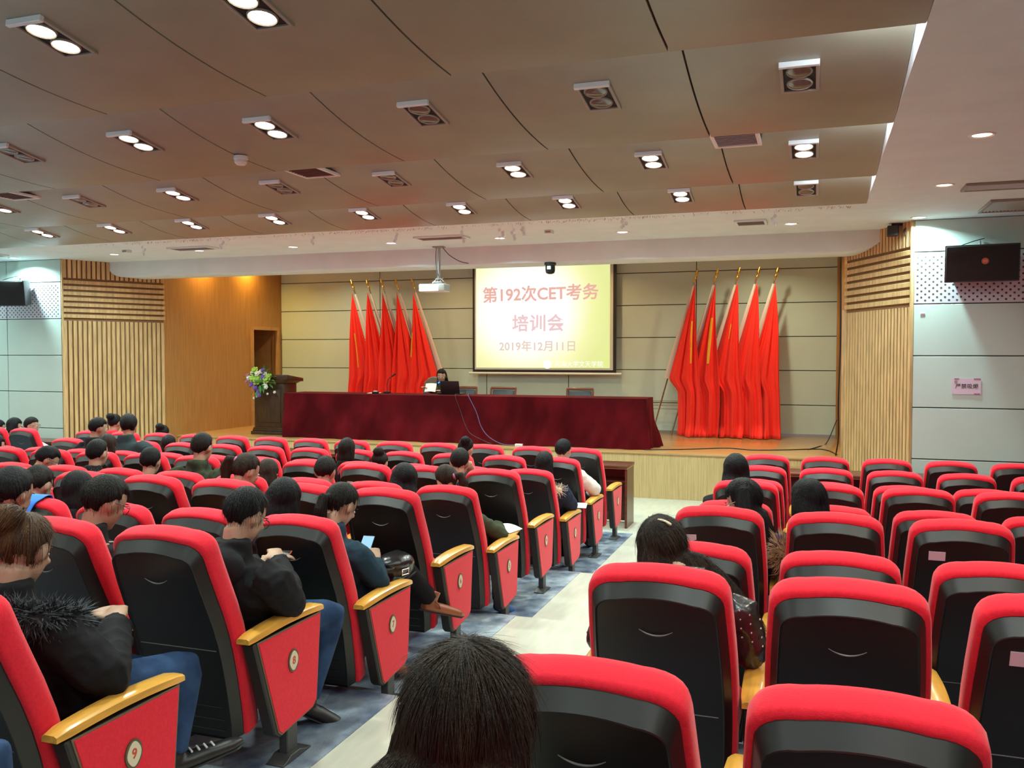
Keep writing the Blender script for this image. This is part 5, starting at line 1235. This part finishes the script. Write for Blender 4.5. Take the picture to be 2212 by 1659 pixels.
# ---- far left people
LX = -10.72
person('person in pale blue shirt turning right, front row of the far left block', (LX - 0.30, row_y(1), 0), (-11.02, row_y(1) + 0.02, 1.09), hair='short', hm='hair_dark', top='shirt_white', yaw=-65, pitch=10, glasses='glasses_dark', R=[(0.30, 0.10, 0.70), (0.30, 0.40, 0.78)])
person('dark-haired person second from the right in the far left front row', (LX - 0.62, row_y(1), 0), (-11.40, row_y(1) + 0.05, 1.07), hair='bob', hm='hair_black', top='jacket_grey', yaw=-30, pitch=25)
person('dark-haired person at the left edge in the far left front row', (LX - 1.17, row_y(1), 0), (-11.72, row_y(1) + 0.05, 1.03), hair='short', hm='hair_black', top='jacket_black', yaw=-20, pitch=15)
pm('man in black jacket sitting tall with back to camera, third row far left', 3, 9, -7.88, 0.0, 1.29, hair='short', hm='hair_black', yaw=-40, pitch=16, bulk=0.03, shoulder=0.22)
pm('person with thick curly black hair and grey-teal jacket, third row', 3, 8, -7.44, 0.0, 1.33, hair='short', hm='hair_black', top='jacket_tealgrey', yaw=20, pitch=15, hscale=1.12, bulk=0.035, shoulder=0.22)
pm('person in red jacket with dark hair, front row behind the curly-haired person', 1, 12, -9.45, 0.0, 1.17, hair='bun', hm='hair_black', top='jacket_red', yaw=-10, pitch=10)
pm('person with black topknot, front row of the middle block', 1, 10, -8.62, 0.0, 1.03, hair='bun', hm='hair_black', yaw=0, pitch=20, hscale=1.05)
pm('dark-haired person directly before the topknot person, second row', 2, 9, -7.70, 0.0, 1.01, hair='bob', hm='hair_black', pitch=25)
pm('person with dark cropped hair and green camouflage jacket, fifth row', 5, 4, -4.90, 0.0, 1.24, hair='short', hm='hair_dark', top='jacket_camo', yaw=-10, pitch=15, bulk=0.03, shoulder=0.2, L=[(-0.42, -0.06, 0.93), (-0.30, 0.20, 0.95)], R=[(0.27, 0.04, 0.78), (0.03, -0.10, 0.92)])
pm('man with glasses and bowed head, fifth row near the left edge', 5, 7, -6.60, 0.0, 1.07, hair='short', hm='hair_black', yaw=-45, pitch=38, glasses='glasses_dark')
pm('man with short hair and shaggy black fur collar, fifth row', 5, 6, -6.02, 0.0, 1.15, hair='short', hm='hair_black', yaw=-10, pitch=10, collar=('fur_black', 0.055, 900, 0.05, RINGC), shoulder=0.21)
pm('person with brown hair behind the fur-collared man, fourth row', 4, 7, -6.83, 0.0, 1.09, hair='bob', hm='hair_brown', top='jacket_brown', pitch=15)
pm('man with close-cropped hair and bare neck, fifth row left', 5, 5, -5.44, 0.0, 1.10, hair='short', hm='hair_black', yaw=4, pitch=16)
pm('woman with long brown ponytail and pink hair tie, sixth row', 6, 2, -3.77, 0.0, 1.09, hair='pony', hm='hair_brown', top='jacket_grey', yaw=-34, pitch=26, hlen=0.30, hdir=(-0.9, -0.7), vox=0.013, strands=500)
pm('person with brown-grey hair bent forward, fifth row beside the ponytail woman', 5, 3, -4.27, 0.02, 1.04, hair='bob', hm='hair_brown', top='jacket_grey', pitch=40)
pm('dark-haired person at the left edge, fourth row', 4, 10, -8.36, 0.0, 1.04, hair='bob', hm='hair_black', yaw=-30, pitch=20)
pm('person in blue jeans seated behind the nearest left chair', 10, 0, -2.55, -0.02, 1.10, hair='short', hm='hair_black', legs='jeans', yaw=0, pitch=20, legR=[(0.44, 0.34, 0.60), (0.38, 0.28, 0.12), (0.40, 0.46, 0.04)])
# ---- the speaker on the stage
person('speaker with long dark hair, glasses and olive coat, reading at the table', (-6.05, 14.38, SF), (-6.24, 14.25, SF + 1.075), hair='long', hm='hair_black', top='jacket_olive', yaw=14, pitch=14, facing=PI, vox=0.011, glasses='silver', hlen=0.26, rx=1.02,
       R=[(0.30, 0.20, 0.80), (0.36, 0.36, 0.86)], L=[(-0.12, 0.2, 0.80), (0.10, 0.34, 0.82)], hood=True)

# ---- things in hands, on armrests, on the floor
ph = thing('phone', 'glowing phone in the hand of the woman with crossed legs', 'phone', (-2.455, row_y(7) + 0.27, row_z(7) + 0.795), 0.1)
Rp = Matrix.Rotation(0.75, 4, 'X')
MB().box(-0.037, 0.037, -0.075, 0.075, -0.004, 0.004, Rp).build('body', 'black_plastic', ph, bev=0.003)
MB().box(-0.034, 0.034, -0.07, 0.07, 0.004, 0.0046, Rp).build('display', 'phone_screen', ph, smooth=False)
ph2 = thing('phone', 'red-cased phone held by the man in the black jacket', 'phone', (-2.46, row_y(8) + 0.37, row_z(8) + 0.795), 0.2)
Rp = Matrix.Rotation(0.3, 4, 'X')
MB().box(-0.037, 0.037, -0.075, 0.075, -0.005, 0.003, Rp).build('case', 'logo_orange', ph2, bev=0.003); MB().box(-0.034, 0.034, -0.07, 0.07, 0.003, 0.0042, Rp).build('display', 'black_plastic', ph2, smooth=False)
hb = thing('handbag', 'black leather handbag with metal buckle on the lap of the phone-holding woman', 'handbag', (-2.31, row_y(7) + 0.33, row_z(7) + 0.62), -0.3)
b = MB(); b.ell((0, 0, 0.05), (0.10, 0.14, 0.075), 18, 12); b.ell((0.01, 0.02, 0.075), (0.09, 0.12, 0.06), 18, 12); bm_ = remesh(b, 'body', 0.010, 2, 'leather'); crease(bm_); ob('body', bm_, hb)
b = MB(); b.ell((0.012, 0.0, 0.088), (0.098, 0.125, 0.052), 18, 12); bm_ = remesh(b, 'flap', 0.010, 1, 'leather'); ob('flap', bm_, hb)
MB().box(0.085, 0.10, -0.03, 0.03, 0.05, 0.058).box(0.085, 0.10, -0.03, 0.03, 0.02, 0.028).box(0.085, 0.10, -0.03, -0.022, 0.028, 0.05).box(0.085, 0.10, 0.022, 0.03, 0.028, 0.05).build('buckle', 'silver', hb, bev=0.002, seg=1)
MB().tube([catmull([(0.06, -0.13, 0.06), (0.09, -0.17, 0.0), (0.10, -0.06, -0.02), (0.09, 0.10, 0.02)], k / 12) for k in range(13)], 0.007, 6).build('strap', 'leather', hb)
sheet('paper_sheet', 'white paper under the arm of the person with cream fur hood', (-2.24, row_y(3) + 0.36, row_z(3) + 0.645), 0.21, 0.30, 0.2)
tb = thing('tablet_arm', 'fold-out wooden writing tablet beside the olive-jacket person', 'tablet', (-2.30, row_y(5) + 0.30, row_z(5) + 0.625), 0.15)
MB().box(-0.16, 0.11, -0.15, 0.15, 0, 0.016).build('board', 'arm_wood', tb, bev=0.005); MB().tube([(0.09, -0.1, -0.02), (0.09, -0.1, 0.002)], 0.015, 10).build('hinge', 'steel', tb)
sheet('paper_stack', 'curled white papers on the fold-out tablet', (-2.33, row_y(5) + 0.34, row_z(5) + 0.645), 0.26, 0.20, -0.2, 0.0, 0.03)
sheet('paper_sheet', 'white paper on the desk beside the person in pale blue shirt', (-10.55, 10.80, 0.777), 0.30, 0.42, 0.1)
BP = [(LB - 0.10, 0.098, 0), (LB - 0.05, 0.100, 0), (LB - 0.012, 0.094, 0.004), (LB - 0.002, 0.06, 0.014), (LB - 0.002, 0.02, 0.014), (LB - 0.006, -0.012, 0.012), (LB - 0.03, -0.040, 0.006), (LB - 0.07, -0.072, 0), (LB - 0.11, -0.074, 0)]
def drape(u, v):
    a, d, dz = catmull(BP, v); p = spine(min(a, LB - 0.001), d, -0.02 + 0.12 * u + 0.01 * math.sin(5 * v)); return (p[0], p[1], p[2] + dz)
bc = MB(); bc.grid(drape, 8, 30)
bo = bc.build('cloth_strip', 'blue_cloth', ang=80); bo.location = seat_m(7, 3); md = bo.modifiers.new('thick', 'SOLIDIFY'); md.thickness = 0.004
tag(bo, 'bright blue cloth draped over a chair top at the left', 'cloth')
pbg = MB(); rb = random.Random(3)
pbg.grid(lambda u, v: (-0.16 + 0.36 * u + 0.03 * math.sin(7 * v), -0.10 + 0.20 * v + 0.03 * math.sin(9 * u), 0.006 + 0.03 * abs(math.sin(11 * u + 5 * v)) * math.sin(PI * u) * math.sin(PI * v)), 14, 10)
o = pbg.build('plastic_bag', 'teal_bag', ang=40); o.location = (-2.82, 3.66, row_z(8) + 0.006); tag(o, 'crumpled teal plastic bag on the floor under the left chairs', 'bag')
bpy.data.scenes.remove(TMP)
